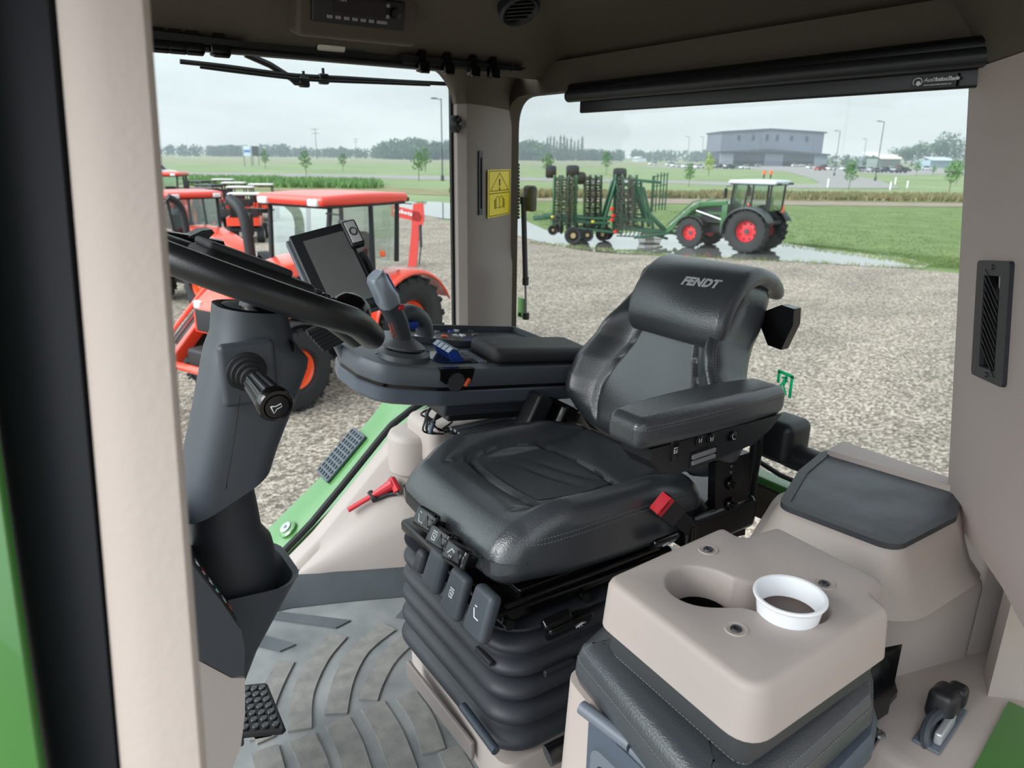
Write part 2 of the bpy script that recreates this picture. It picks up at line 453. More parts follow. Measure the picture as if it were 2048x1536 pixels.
bc = b.build('bolt_recess', green_lt, fen); b = MB(); b.lathe([(.019, .012), (.019, .022), (.006, .023), (.006, .028), (0, .028)], fm, 20); b.build('bolt', M('zinc', (190, 195, 198), .3, metal=.5), bc)

# ---- ceiling
def cz(x, y):
    d = min(max(0, 1.93-y)/.55, max(0, 1.50-x)/.5, max(0, y-.02)/.4, 1)
    return 1.432+.17*(1-(1-d)**2.2)
def cf(u, v):
    x = -.45+1.97*u; y = .06+1.89*v; return (x, y, cz(x, y))
b = MB(); b.grid(cf, 90, 80, flip=True)
b._add([(-.45, .06, 1.68), (1.52, .06, 1.68), (1.52, 1.95, 1.68), (-.45, 1.95, 1.68)], [(0, 1, 2, 3)])
ceil = struct(b.build('ceiling', beige_head_shade, sharp=60, solid=.012), 'beige fabric covered cab headliner with shade in its colour', 'headliner')
b = MB(); b.rb((.53, 1.02, 1.70), (2.0, 1.95, .07), .03, 1); struct(b.build('roof_shell', green_pt), 'outer roof shell', 'roof')

# ---- rear wall with rounded window opening and right rear post
def plate(name, mat, outer, hole, M_, t, lab, cat=None, **k):
    b = MB(); b.slab(outer, hole, -t/2, t/2, M_); return struct(b.build(name, mat, **k), lab, cat)
pR = Xp(1037, 430, XR+.028); pL = Xp(1928, 430, XR)
Ry, Ly = pR.y, .600
FR = frame((XR, 0, 0), (0, 1, 0), (0, 0, 1))      # local x = Y, local y = Z, normal = +X
hole = fillet([(Ly-.06, .44), (Ry, .44), (Ry, 1.385), (Ly+.02-.06, 1.385)], [.03, .03, .10, .03], 8)
outer = [(.30, .36), (2.16, .36), (2.16, 1.47), (.30, 1.47)]
plate('wall_back', beige_head_shade, outer, hole, FR, .05, 'beige frame around the rear window', sharp=60)
b = MB(); b.box(((Ly+Ry)/2-.03, .90, .0), (Ry-Ly+.14, 1.02, .004), FR @ T(0, 0, .02))
struct(b.build('window_2', winglass), 'clear glass of the rear window', 'window')
# right rear post
def P2(px, y): return Yp(px, 400, y)
a0 = P2(906, 2.0); a1 = P2(914, 1.955); a2 = P2(940, 1.94); a3 = P2(968, 1.955)
def post(z):
    k = 0
    lo = sst(.90, .84, z)        # fuller below the vent
    q = [(a0.x, 2.00), (a1.x+.004, 1.957), (a2.x-.012, 1.937), (a2.x+.01, 1.94+.0*lo), (a3.x+.02-.03*lo, 1.985-.04*lo), (a3.x+.05-.02*lo, 2.0-.045*lo), (XR-.012, Ry-.004-.02*lo), (XR+.0, Ry+.002), (XR+.03, Ry+.03), (XR+.03, 2.14), (P2(907, 2.14).x, 2.14)]
    return [Vector((x, y, z)) for x, y in q]
zs = [.30, .5, .7, .80, .84, .855, .87, .885, .9, .95, 1.1, 1.25, 1.345]
b = MB(); b.loft([post(z) for z in zs])
pst = struct(b.build('trim_1', beige_pad_shade, sharp=50), 'beige padded right rear cab post, toned for shade, with yellow warning sticker', 'post')
# flare from the post into the ceiling
b = MB(); rings = []
for z, o_ in [(1.345, .003), (1.36, .006), (1.39, .014), (1.41, .03), (1.43, .055), (1.45, .1)]:
    rr = post(.95); c0 = Vector((1.27, 2.03, 0)); out = []
    for p in rr:
        d = (Vector((p.x, p.y, 0))-c0).normalized(); out.append(Vector((p.x+d.x*o_, p.y+min(0, d.y)*o_ if p.y < 2.1 else p.y, z)))
    rings.append(out)
b.loft(rings); b.build('post_top', beige_head_shade, pst, 50)
# right window: header above, glass
b = MB(); b.box((.38, 2.0, 1.50), (1.64, .05, .11)); struct(b.build('wall_right_header', beige_head_shade), 'frame above the right window', 'frame')
cnr = Yp(905, 145, 1.985); b = MB()
cx_, cz_ = cnr.x-.035, 1.448-.045
b.prism([(cnr.x+.02, 1.98, 1.46)]+[(cx_+.04*math.cos(t*PI/16), 1.98, cz_+.045*math.sin(t*PI/16)) for t in range(0, 9)], (0, .05, 0)); b.build('window_corner', beige_head_shade, pst, 60)
b = MB(); b._add([(-.9, 2.03, -.3), (a0.x+.05, 2.03, -.3), (a0.x+.05, 2.03, 1.5), (-.9, 2.03, 1.5), (-.9, 2.034, -.3), (a0.x+.05, 2.034, -.3), (a0.x+.05, 2.034, 1.5), (-.9, 2.034, 1.5)], [(0, 1, 2, 3), (4, 5, 6, 7), (0, 1, 5, 4), (1, 2, 6, 5), (2, 3, 7, 6), (3, 0, 4, 7)])
g1 = struct(b.build('window_1', winglass), 'clear glass of the right side window', 'window')
b = MB(); b.box((a0.x-.005, 1.995, .9), (.010, .012, 1.15)); struct(b.build('trim_4', black_rb), 'black rubber window seal beside the right post', 'seal')

# ---- left rear post (near the camera, right of the picture)
e0 = Xp(1940, 165, XR); e1 = Xp(1896, 1000, XR-.02)
def lpost(z):
    t = (z-e1.z)/(e0.z-e1.z); ye = e1.y+(e0.y-e1.y)*t; xe = e1.x+(e0.x-e1.x)*t
    return [Vector(p+(z,)) for p in [(xe, ye), (xe-.012, ye-.004), (xe-.10, ye-.085), (xe-.22, ye-.19), (xe-.5, ye-.40), (xe-.5, ye-.5), (xe+.03, ye-.3), (xe+.03, ye)]]
b = MB(); b.loft([lpost(z) for z in [.57, .6, .8, 1.0, 1.2, 1.352]]); lp = struct(b.build('trim_2', beige_pad_lit, sharp=50), 'wide beige left rear cab post with a louvred vent', 'post')
b = MB(); rings = []
for z, o_ in [(1.352, -.003), (1.36, .002), (1.39, .004), (1.42, .012), (1.45, .03), (1.49, .07)]:
    rings.append([p+Vector((-o_, o_*.9, 0)) for p in [Vector((q.x, q.y, z)) for q in lpost(1.352)]])
b.loft(rings); b.build('post_top', beige_head_shade, lp, 50)
# louvred vent on that post
fd = (lpost(1.0)[3]-lpost(1.0)[1]).normalized(); up_ = (lpost(1.2)[2]-lpost(.8)[2]).normalized()
def on_lp(px, py):
    A_ = lpost(1.0)[1]; nn = fd.cross(up_); d = ray(px, py); t = (A_-CAM).dot(nn)/d.dot(nn); return CAM+d*t
vc = (on_lp(1963, 520)+on_lp(2030, 522)+on_lp(1950, 757)+on_lp(2012, 766))/4
vx = (on_lp(2030, 522)-on_lp(1963, 520)); vy = on_lp(1990, 522)-on_lp(1982, 762)
fm = frame(vc, vx, vy); w_, h_ = vx.length, vy.length
ve = empty('air_vent', vc, 'tall black louvred air vent screwed to the wide left rear post', 'air vent')
b = MB(); b.slab(rrect(w_, h_, .008), rrect(w_*.5, h_*.78, .003, cy=-.002), -.004, .006, fm); b.build('vent_frame', M('vent_charcoal', (40, 43, 50), .5), ve)
b = MB(); b.box((0, 0, -.002), (w_*.52, h_*.8, .002), fm); b.build('vent_back', black_gl, ve)
for k in range(11):
    b = MB(); b.box((0, 0, 0), (w_*.56, .0016, .008), fm @ T(.002, -h_*.33+k*h_*.064, .003) @ R(-.62)); b.build('louvre', M('vent_slat', (30, 31, 34), .4), ve)
for sy in (1, -1): b = MB(); b.lathe([(.005, .006), (.004, .0085), (0, .0085)], fm @ T(0, sy*h_*.45, 0), 12); b.build('screw', black_pl, ve)

# ---- left front post, very close to the camera
def slant(name, top, bot, d0, th, mat, lab, bulge=0, extra=.25):
    A0, A1 = Dp(top[0], top[2], d0), Dp(top[1], top[2], d0); B0, B1 = Dp(bot[0], bot[2], d0), Dp(bot[1], bot[2], d0)
    dA, dB = A0-B0, A1-B1; A0 += dA*extra; A1 += dB*extra; B0 -= dA*extra; B1 -= dB*extra
    away = lambda p, k: CAM+(p-CAM)*(1+k*th/d0)
    b = MB(); rings = []
    for A, B in ((A0, A1), (B0, B1)):
        w = B-A; rings.append([away(A, 1), away(A, .12), away(A+w*.08, 0), away(A+w*.5, -bulge), away(A+w*.92, 0), away(B, .12), away(B, 1)])
    b.loft(rings); return struct(b.build(name, mat, sharp=50), lab, 'post')
slant('trim_3', (112, 299, 0), (242, 414, 1536), .40, .04, M('near_post_padding', (176, 164, 156), .7, bump=(200, .2, .002)), 'pale beige padded door post close to the camera on the left', .06)
slant('trim_6', (-150, 116, 0), (88, 246, 1536), .43, .05, M('near_seal_rubber', (30, 32, 40), .55), 'black rubber door seal beside the near beige post', .1)
slant('trim_7', (-330, -124, 0), (-110, 92, 1536), .39, .04, green_pt, 'green painted door frame edge at the far left', .05)

# ---- left rear storage console
def zl(x): return .605+(x-1.1)*.03
con = empty('storage_compartment', (1.2, .6, .0), 'beige moulded storage compartment with black framed grey lid in the left rear corner', 'storage compartment')
tp = [Zp(x, y, .565) for x, y in [(1506, 1052), (1745, 1172), (1896, 1075)]]
A, B_, C_ = Vector((1.075, .745)), Vector((1.075, .505)), Vector((1.22, .44))
fA, fB, fC = Zp(1498, 1064, .495), Zp(1746, 1210, .495), Zp(1970, 1158, .495)
foot = fillet([(fA.x, fA.y), (fB.x, fB.y), (fC.x, fC.y), (1.44, .50), (1.46, .84), (1.30, .88)], [.05, .035, .03, .02, .05, .08], 6)
b = MB(); prof = [(0, .0), (0, .47), (.003, .485), (.010, .497), (.022, .507), (.04, .513)]
b.loft([[Vector((x, y, z)) for x, y in inset(foot, d)] for d, z in prof]); b.build('body', beige, con, 50)
# lid: raised plinth around + frame + panel
L = [Zp(*p, .605) for p in [(1560, 1010), (1790, 1097), (1910, 1035), (1925, 975), (1655, 900), (1600, 945)]]
loop = fillet([(p.x, p.y) for p in L], [.03, .035, .03, .03, .035, .05], 8)
b = MB(); b.loft([[Vector((x, y, z)) for x, y in inset(loop, d)] for d, z in [(-.055, .50), (-.035, .525), (-.02, .56), (-.010, .588), (-.004, .598), (.0, .600)]]); b.build('plinth', beige, con, 50)
b = MB(); b.slab(inset(loop, -.003), inset(loop, .014), .596, .609); b.build('lid_frame', M('lid_frame_grey', (56, 58, 62), .5), con, 50)
b = MB(); b.loft([[Vector((x, y, z)) for x, y in inset(loop, d)] for d, z in [(.012, .60), (.012, .6055), (.016, .6065)]])
b.build('lid', M('lid_grey', (92, 97, 104), .5, var=(12, .18), c2=(66, 70, 76), bump=(500, .2, .001)), con, 40)
Q = [Zp(*p, .618) for p in [(1655, 900), (1935, 982), (1920, 962), (1685, 882)]]
b = MB(); b.loft([[Vector((p.x, p.y, z)) for p in Q] for z in (.59, .618)])
b.build('back_ledge', beige, con, 50)
# lower side panel and sill
b = MB()
sp = fillet([(1.25, .62), (fC.x+.004, fC.y+.004), (1.50, .40), (1.38, .14), (1.80, .14), (1.80, .62)], [.02, .02, .03, .02, .02, .02], 5)
b.loft([[Vector((x, y, z)) for x, y in inset(sp, d)] for d, z in [(0, .0), (0, .53), (.006, .56), (.03, .575)]])
struct(b.build('wall_left', beige, sharp=50), 'beige moulded trim under the left rear post', 'trim panel')
A_, B_ = Zp(1975, 1392, .33), Zp(2150, 1415, .33); b = MB(); b.prism([(A_.x, A_.y, .30), (B_.x, B_.y, .30), (B_.x, B_.y, .60), (A_.x, A_.y, .60)], (.05, .03, 0))
struct(b.build('wall_left_corner', beige), 'beige corner panel beside the door sill', 'trim panel')
b = MB(); sl = [(1.0, .60), (1.3, .80), (1.75, .62), (1.75, .22), (.98, .22), (.98, .42)]
b.loft([[Vector((x, y, z)) for x, y in inset(fillet(sl, .03, 5), d)] for d, z in [(0, .0), (0, .315), (.004, .323), (.012, .33)]])
struct(b.build('door_sill', beige, sharp=50), 'beige moulded inner door sill', 'sill')
b = MB(); g = [Zp(*p, .33) for p in [(1935, 1560), (2016, 1408), (2100, 1448), (2100, 1700), (1800, 1700)]]
b.loft([[Vector((p.x, p.y, .28)) for p in g], [Vector((p.x, p.y, .336)) for p in g]]); struct(b.build('door_jamb', green_pt), 'glossy green door jamb at the lower right corner', 'door frame')

# ---- roof items
ov = empty('overhead_radio', (.72, 1.7, 1.47), 'black car radio set in the beige overhead console', 'radio')
def cp(px, py):      # point of the headliner seen at a pixel
    d = ray(px, py); t = .2/FPX*1.0; p = CAM.copy(); k = .3
    while k < 3:
        p = CAM+d*(k/FPX)
        if p.z > cz(p.x, p.y): break
        k += .004
    return p
q0, q1 = Yp(622, 40, 1.72), Yp(800, 60, 1.72); rx = (q1-q0).normalized(); ry = Vector((0, -.25, .97)); fm = frame((q0+q1)/2, rx, ry)
RWd = (q1-q0).length
b = MB(); b.rb((.005, .045, -.03), (RWd+.075, .16, .07), .012, 1, fm); b.build('console_panel', M('overhead_panel', (84, 73, 64), .6), ov)
b = MB(); b.rb((0, .030, .008), (RWd+.006, .062, .014), .004, 1, fm); rb_ = b.build('radio_body', black_pl, ov)
b = MB(); b.box((-.002, .038, .0155), (RWd*.58, .03, .001), fm); b.build('display', M('display_glass', (34, 28, 27), .15), rb_)
for k in range(7): b = MB(); b.rb((-RWd*.33+k*RWd*.092+(.006 if k == 6 else 0), .013, .0155), (RWd*.06 if k < 6 else RWd*.12, .007, .003), .0012, 1, fm); b.build('preset_button', M('radio_button', (150, 150, 150), .5), rb_)
b = MB(); b.lathe([(.012, .018), (.011, .030), (0, .031)], fm @ T(RWd*.39, .035, -.003), 20); b.build('volume_knob', black_gl, rb_)
text('radio_text', '- FM', .010, fm @ T(-RWd*.20, .049, .0165), white_ic, rb_)
for k, y in enumerate((.049, .026)): b = MB(); b.lathe([(.0045, .018), (.004, .022), (0, .022)], fm @ T(RWd*.31, y, -.004), 12); b.build('round_button', M('radio_button', (150, 150, 150), .5), rb_)
# dome light
c_ = cp(672, 92); fm = frame(c_, rx, (0, -.5, .8)); dl = empty('dome_light', c_, 'small oval interior lamp with clear ribbed lens beneath the radio', 'lamp')
b = MB(); b.rb((.01, 0, 0), (.145, .03, .02), .009, 1, fm); b.build('lamp_housing', black_pl, dl)
b = MB(); b.rb((-.015, -.001, .006), (.075, .022, .014), .0069, 1, fm); b.build('lens', M('lamp_lens', (215, 212, 200), .15, bump=(300, .6, .003)), dl)
# round speaker / vent in the ceiling
c_ = cp(1037, 2); fm = frame(c_+Vector((-.005, -.012, -.022)), (1, 0, 0), (0, -.8, .5)); rv = empty('round_air_vent', c_, 'round dark blue-black swivelling air vent in the headliner', 'air vent')
b = MB(); b.lathe([(.052, -.02), (.052, .004), (.046, .010), (.040, .006), (.036, -.004), (0, -.004)], fm, 32); b.build('vent_ring', M('vent_navy', (22, 25, 34), .5), rv)
for k in range(5): b = MB(); b.box((0, -.026+k*.013, .001), (.07, .002, .008), fm @ R(.25)); b.build('louvre', black_pl, rv)
# black clip rail above right window
b = MB(); y_ = 1.90
b.box((.70, y_, 1.448), (1.02, .02, .032)); b.rb((.62, y_-.012, 1.428), (.9, .016, .014), .006, 1)
rail = tag(b.build('accessory_rail', black_pl), 'long black accessory rail with clips above the right window', 'rail')
def clip(px, w, y0=1.885):
    p = Yp(px, 100, y0); b = MB(); b.rb((p.x, y0-.008, 1.425), (w, .025, .028), .006, 1); b.rb((p.x, y0-.018, 1.413), (w*.8, .012, .010), .003, 1); b.box((p.x, y0+.004, 1.45), (w*.55, .03, .03)); b.build('clip', black_gl, rail)
for px in (318, 352, 386, 438): clip(px, .045)
for px in (842, 892, 944, 984): clip(px, .034, 1.87)
b = MB()
for x0, x1 in ((300, 495), (800, 1052)):
    p0, p1 = Yp(x0, 78, 1.87), Yp(x1, 108, 1.87); b = MB(); b.prism([(p0.x, 1.865, 1.452), (p1.x, 1.865, 1.446), (p1.x-.02, 1.865, 1.436), (p0.x+.01, 1.865, 1.43)], (0, .03, 0)); b.build('clip_plate', black_pl, rail)
p = Yp(1022, 125, 1.85); b = MB(); b.tube([p+Vector((.008*math.sin(t), 0, -.012+.012*math.cos(t))) for t in [k*PI/6 for k in range(11)]], .0011, 5); b.build('hook_loop', black_pl, rail)

# ---- roller shade above the rear window
XS = XR-.045
y0s, y1s = Xp(1142, 200, XS).y, .60
sh = empty('roller_blind', (XS, 1.2, 1.33), 'black roller blind with a maker label above the rear window', 'roller blind')
b = MB(); b.rb((XS+.005, (y0s+y1s)/2, 1.378), (.05, y0s-y1s, .044), .012, 1); b.build('housing', black_gl, sh)
b = MB(); b.cyl((XS-.012, y0s-.005, 1.366), (XS-.012, y1s, 1.366), .017, n=16); b.build('roll', black_pl, sh)
b = MB(); b.rb((XS+.01, (y0s-.035+y1s)/2, 1.338), (.014, y0s-.035-y1s, .036), .005, 1); bar = b.build('bottom_bar', M('blind_bar', (18, 19, 22), .35), sh)
zt_ = 1.3405; lc = Xp(1877, 158, XS-.0); fmL = frame((XS-.003, lc.y, 1.3345), (0, -1, 0), (0, 0, 1))
b = MB(); b.box((0, 0, 0), (.078, .022, .0008), fmL @ T(-.006, 0, 0)); b.build('label_patch', black_pl, bar)
text('label_text', 'Auto', .0095, fmL @ T(-.0135, .0025, .001), white_ic, bar, shear=.3); text('label_text', 'MotionShade', .0095, fmL @ T(.0145, .0025, .001), white_ic, bar, shear=.3, bold=.00025, sx=.88)
text('label_text', 'www.automotionshade.com', .0042, fmL @ T(.002, -.0055, .001), white_ic, bar)
b = MB(); b.tube([fmL @ Vector((-.034+.008*math.cos(t), .0005+.0065*math.sin(t), .001)) for t in [k*PI/9-.9 for k in range(15)]], .0008, 4); b.lathe([(.0042, .0006), (.0035, .0012)], fmL @ T(-.0325, -.002, 0), 10); b.build('label_emblem', white_ic, bar)

# ---- things on the right post
fm = frame((0, 0, 0), (0, 1, 0), (0, 0, 1))
pA = Vector((post(1.1)[5].x, post(1.1)[5].y, 0)); pB = Vector((post(1.1)[6].x, post(1.1)[6].y, 0)); dd = (pB-pA).normalized(); nn = Vector((dd.y, -dd.x, 0))
if nn.dot(CAM-pA) < 0: nn = -nn
def onp(px, py, off=.0012):
    A_ = pA+nn*off; d = ray(px, py); t = (A_-CAM).dot(nn)/d.dot(nn); return CAM+d*t
c_ = (onp(975, 337)+onp(1020, 430))/2; fm = frame(c_, dd, (0, 0, 1)); w_ = (onp(1020, 380)-onp(975, 380)).length; h_ = (onp(998, 337)-onp(998, 430)).length
st = empty('warning_sticker', c_, 'yellow warning sticker with exclamation triangle and open book symbol', 'sticker')
b = MB(); b.prism([(x, y, 0) for x, y in rrect(w_, h_, .005)], (0, 0, .0006), fm); b.build('sticker_sheet', M('sticker_yellow', (226, 204, 52), .45), st)
blk = M('print_black', (20, 20, 20), .6); b = MB()
def line(b, pts, r, m, closed=False): b.tube([m @ Vector((x, y, .001)) for x, y in pts], r, 4, closed)
iw, ih = w_*.45, h_*.47
for q in [[(-iw, -ih), (iw, -ih), (iw, ih), (-iw, ih)], [(-w_*.40, .008), (w_*.40, .008), (0, h_*.43)]]: line(b, q, .0011, fm, True)
line(b, [(-iw, 0), (iw, 0)], .001, fm)
b.build('sticker_print', blk, st, 180)
b = MB(); b.lathe([(.0045, 0), (.0045, .001)], fm @ T(0, h_*.09, .0006), 10); b.prism([(-.0035, h_*.15, .001), (.0035, h_*.15, .001), (.0055, h_*.30, .001), (-.0055, h_*.30, .001)], (0, 0, .0006), fm); b.build('exclamation_mark', blk, st, 180)
b = MB()
for s_ in (-1, 1):
    for o_, y_ in ((0, 0), (.006, -.006), (.012, -.010)):
        line(b, [(0 if not o_ else s_*(.034+o_), -.046+y_*.3), (s_*(.034+o_), -.046+y_*.3), (s_*(.034+o_), -.016-o_*.5), (s_*.03, -.016-o_*.5)] if o_ else [(0, -.048), (s_*.018, -.044), (s_*.032, -.048), (s_*.032, -.014), (s_*.018, -.010), (0, -.016), (0, -.048)], .0009, fm)
b.build('book_symbol', blk, st, 180)
# slim slot vent + round knob on the post
e_ = Yp(957, 365, 1.955); e2 = Yp(967, 365, 1.965)
sv = empty('slot_vent', Vector((e_.x, 1.95, 1.12)), 'narrow dark vertical slot vent in the right rear post', 'air vent')
pa, pb = Vector(post(1.1)[3]), Vector(post(1.1)[4]); dv = (pb-pa); dv.z = 0; dv.normalize(); nv = Vector((dv.y, -dv.x, 0)); nv = nv if nv.dot(CAM-pa) > 0 else -nv
def onv(px, py): A_ = pa+nv*.001; d = ray(px, py); t = (A_-CAM).dot(nv)/d.dot(nv); return CAM+d*t
v0, v1 = onv(959, 302), onv(960, 430); fm = frame((v0+v1)/2, dv, (0, 0, 1)); hh = abs(v0.z-v1.z)
b = MB(); b.slab(rrect(.026, hh, .003), rrect(.012, hh*.8, .002), -.004, .005, fm); b.build('vent_frame', M('vent_charcoal', (40, 43, 50), .5), sv)
b = MB(); b.box((0, 0, 0), (.012, hh*.8, .002), fm); b.build('vent_back', black_gl, sv)
c_ = Yp(908, 248, 1.955); fm = frame(c_+Vector((.004, 0, 0)), (1, .5, 0), (0, 0, 1)); b = MB()
b.lathe([(.022, -.01), (.022, .008), (.017, .014), (.009, .015), (.008, .026), (0, .027)], fm @ Matrix.Diagonal((.75, 1.1, 1, 1)), 24)
tag(b.build('coat_hook', black_pl), 'small round black knob on the front edge of the right post', 'hook')
# gas strut with block outside the rear window
sx = XR+.05
gs = empty('gas_strut', Xp(1048, 640, sx), 'black gas strut with rubber block and green bracket outside the rear window', 'gas strut')
P0, P1, P2_ = Xp(1052, 632, sx), Xp(1051, 570, sx), Xp(1047, 402, sx)
b = MB(); b.cyl(P0, P1, .0042); b.build('rod', steel, gs)
b = MB(); b.cyl(P1, P2_, .0095, n=16); b.cyl(P1-Vector((0, 0, .0)), P1+Vector((0, 0, .03)), .0115, n=16); b.build('cylinder', black_pl, gs)
b = MB(); b.cyl(P0+Vector((0, 0, .012)), P0-Vector((0, 0, .012)), .012); b.build('end_joint', black_pl, gs); b = MB(); b.cyl(P2_-Vector((0, 0, .01)), P2_+Vector((0, 0, .015)), .013); b.build('end_joint', black_pl, gs)
pb_ = Xp(1060, 397, sx+.02); b = MB(); b.rb((pb_.x+.0, pb_.y, pb_.z), (.03, .055, .088), .012, 2); b.build('rubber_block', M('mirror_grey', (60, 64, 66), .5), gs)
pc = Xp(1038, 616, sx+.01); b = MB(); b.rb((pc.x+.01, pc.y, pc.z), (.006, .04, .075), .002, 1); b.cyl(pc+Vector((.008, -.01, -.02)), pc+Vector((-.01, -.02, -.02)), .008); b.build('bracket', green_pt, gs)
b = MB()
for k in range(16): q = Xp(1036, 330+k*7, XR+.03); b.rb((q.x, q.y, q.z), (.01, .010, .010), .003, 1)
b.build('rubber_strip', black_rb, gs)
# wiper outside the right window
YW = 2.10
wp = empty('window_wiper', Yp(620, 160, YW), 'long black wiper blade and arm parked across the top of the right window', 'wiper')
b = MB(); b.tube([Yp(x, y, YW) for x, y in [(360, 123), (450, 133), (560, 148), (620, 153), (700, 157), (800, 163), (899, 168)]], .0065, 6, smooth=4); b.tube([Yp(x, y, YW-.012) for x, y in [(400, 134), (500, 147), (620, 160), (760, 166), (860, 170)]], .004, 5, smooth=4); b.build('blade', black_rb, wp)
b = MB(); b.tube([Yp(x, y, YW+.015) for x, y in [(490, 108), (540, 130), (575, 152), (600, 166)]], .009, 6); b.tube([Yp(x, y, YW-.01) for x, y in [(578, 156), (590, 168), (606, 169)]], .004, 5); b.build('arm', black_pl, wp)
for px, py in ((608, 164), (647, 158)): b = MB(); q = Yp(px, py, YW); b.rb(q, (.028, .02, .028), .005, 1); b.cyl(q, q+Vector((0, 0, .028)), .004); b.build('joint', black_pl, wp)
# emergency exit sticker on the rear glass (light shines through the film)
stk = M('sticker_green', (60, 214, 172), .5); _t = stk.node_tree; _tr = N(_t, 'ShaderNodeBsdfTranslucent'); _tr.inputs[0].default_value = rgb((90, 240, 196)); _mx = N(_t, 'ShaderNodeMixShader'); _mx.inputs[0].default_value = .65
_t.links.new(_t.nodes['Principled BSDF'].outputs[0], _mx.inputs[1]); _t.links.new(_tr.outputs[0], _mx.inputs[2]); _t.links.new(_mx.outputs[0], _t.nodes['Material Output'].inputs[0])
c_ = Xp(1570, 768, XR+.012); fm = frame(c_, (0, -1, 0), (0, 0, 1))
k_ = .00128; b = MB()
for q in [[(-18, 24), (16, 20), (16, 14), (-18, 18)], [(10, 18), (16, 17), (16, -24), (10, -22)], [(-18, 20), (-12, 20), (-12, -2), (-18, 0)],
          [(-8, 12), (0, 14), (6, 6), (2, 4), (-2, 9), (-8, 8)], [(-4, 8), (3, 6), (-1, -6), (-8, -2)], [(-8, -2), (-4, -6), (-16, -16), (-18, -10)], [(-3, -4), (1, -6), (6, -20), (1, -20)], [(-6, -8), (-2, -6), (-8, -20), (-12, -18)]]:
    b.prism([(x*k_, y*k_, 0) for x, y in q], (0, 0, .0005), fm)
b.lathe([(.0038, 0), (.0038, .0005)], fm @ T(.002, .0165, 0), 10)
tag(b.build('exit_sticker', stk, sharp=180), 'green running figure emergency exit sticker on the rear window glass', 'sticker')
# black casting (window latch motor) at the bottom of rear glass
rw = empty('rear_window_latch', Xp(1600, 900, XR-.05), 'black plastic latch housing and bar at the bottom of the rear window', 'latch')
q = Xp(1560, 868, XR-.06); b = MB(); b.rb((q.x+.01, q.y-.005, q.z-.01), (.09, .085, .10), .02, 2); b.build('housing', black_pl, rw)
q0, q1 = Xp(1575, 905, XR-.05), Xp(1670, 945, XR-.05); b = MB(); b.tube([Xp(1560, 880, XR-.05), q0, (q0+q1)/2, q1, q1+Vector((0, -.1, -.03))], .03, 12, smooth=4); b.build('bar', black_pl, rw)
b = MB(); q = Xp(1590, 858, XR-.02); b.cyl(q, q+Vector((0, -.03, 0)), .011, n=14); b.build('knob', black_rb, rw)
b = MB(); b.rb((XR+.0, 1.2, .455), (.05, 1.35, .02), .006, 1); struct(b.build('trim_8', green_pt), 'green painted strip below the rear window', 'strip')
b = MB(); b.tube([Xp(x, y, XR-.01) for x, y in [(1490, 905), (1560, 950), (1640, 985)]], .006, 8); b.build('seal', black_rb, rw)
# ================================================================ driver seat
def bvh_of(o):
    b = bmesh.new(); b.from_mesh(o.data); b.transform(T(*worg(o))); t = BVHTree.FromBMesh(b); b.free(); return t
def stitches(name, parent, bv, pts, step=.006, ln=.0038, r=.0006, lift=.0004, k=12, off2=None):
    P = spline([Vector(p) for p in pts], k); b = MB(); acc = 0; prev = None
    fine = []
    for i in range(len(P)-1):
        n_ = max(1, int((P[i+1]-P[i]).length/.0015))
        for q in range(n_): fine.append(P[i].lerp(P[i+1], q/n_))
    sn = []
    for p in fine:
        h = bv.find_nearest(p)
        if h[0] is not None:
            q = h[0]; d = p-q; nrm = h[1] if h[1].dot(CAM-q) > 0 else -h[1]; sn.append(q+nrm*lift)
    d = 0; i = 0
    while i < len(sn)-1:
        j = i; L = 0
        while j < len(sn)-1 and L < ln: L += (sn[j+1]-sn[j]).length; j += 1
        if j > i and (sn[j]-sn[i]).length < ln*2: b.tube([sn[i], sn[j]], r, 4)
        while j < len(sn)-1 and L < step: L += (sn[j+1]-sn[j]).length; j += 1
        if j == i: break
        i = j
    return b.build(name, stitch, parent, 180)
def gs_(x, c, w): return math.exp(-((x-c)/w)**2)
SY = 1.165
ds = empty('driver_seat', (.84, SY, 0), 'black leather driver seat on a ribbed rubber bellows base with raised left armrest', 'seat')
# cushion
def cush(x, y, z):
    w = 1-.10*sst(-.08, -.27, x); a = abs(y)
    bol = sst(.13, .20, a)
    if z > 0:
        z2 = z + .042*bol*sst(-.25, -.10, x)*(1-.7*sst(.10, .25, x)) - .016*gs_(x, -.0, .13)*(1-bol)*.6
        z2 -= .03*sst(-.15, -.28, x)
        z2 += .018*sst(.10, .27, x)*(1-bol)
        s = .145-.03*sst(-.16, -.27, x)+.02*gs_(x, .0, .1)
        z2 -= .014*gs_(a, s, .008)*sst(-.20, -.14, x)
        z2 -= .013*gs_(x, -.135+.9*a*a, .008)*(1-sst(s-.005, s+.004, a))
        z2 -= .008*gs_(x, .105-.8*a*a, .007)*(1-sst(s-.005, s+.004, a))
        z2 += .010*gs_(x, -.19, .035)*(1-bol)
        for q_ in (-.02, .03): z2 -= .006*gs_(x+.35*y, q_+.02, .011)*gs_(y, .0, .06)
    else:
        z2 = z + .0*x
    y2 = y*w + (.008*(1 if y > 0 else -1)*gs_(z, .0, .05) if a > .2 else 0)
    x2 = x - (.012*gs_(y, 0, .2) if x < -.2 else 0)
    z2 -= .055*sst(.05, -.0, 0)*0
    return (x2, y2, z2 + (.018*sst(.1, -.27, x)))
b = MB(); b.rb((.88, SY-.005, .475), (.52, .455, .125), .048, 64, None, 8, cush)
cu_o = b.build('seat_cushion', leather, ds, 60); bv = bvh_of(cu_o)
def pan(u, v):
    x, y = -.115+u*.21, -.108+.216*v; q = cush(x+.9*y*y*(1-u), y, .0625); return (.88+q[0], SY-.005+q[1], .475+q[2]+.0012)
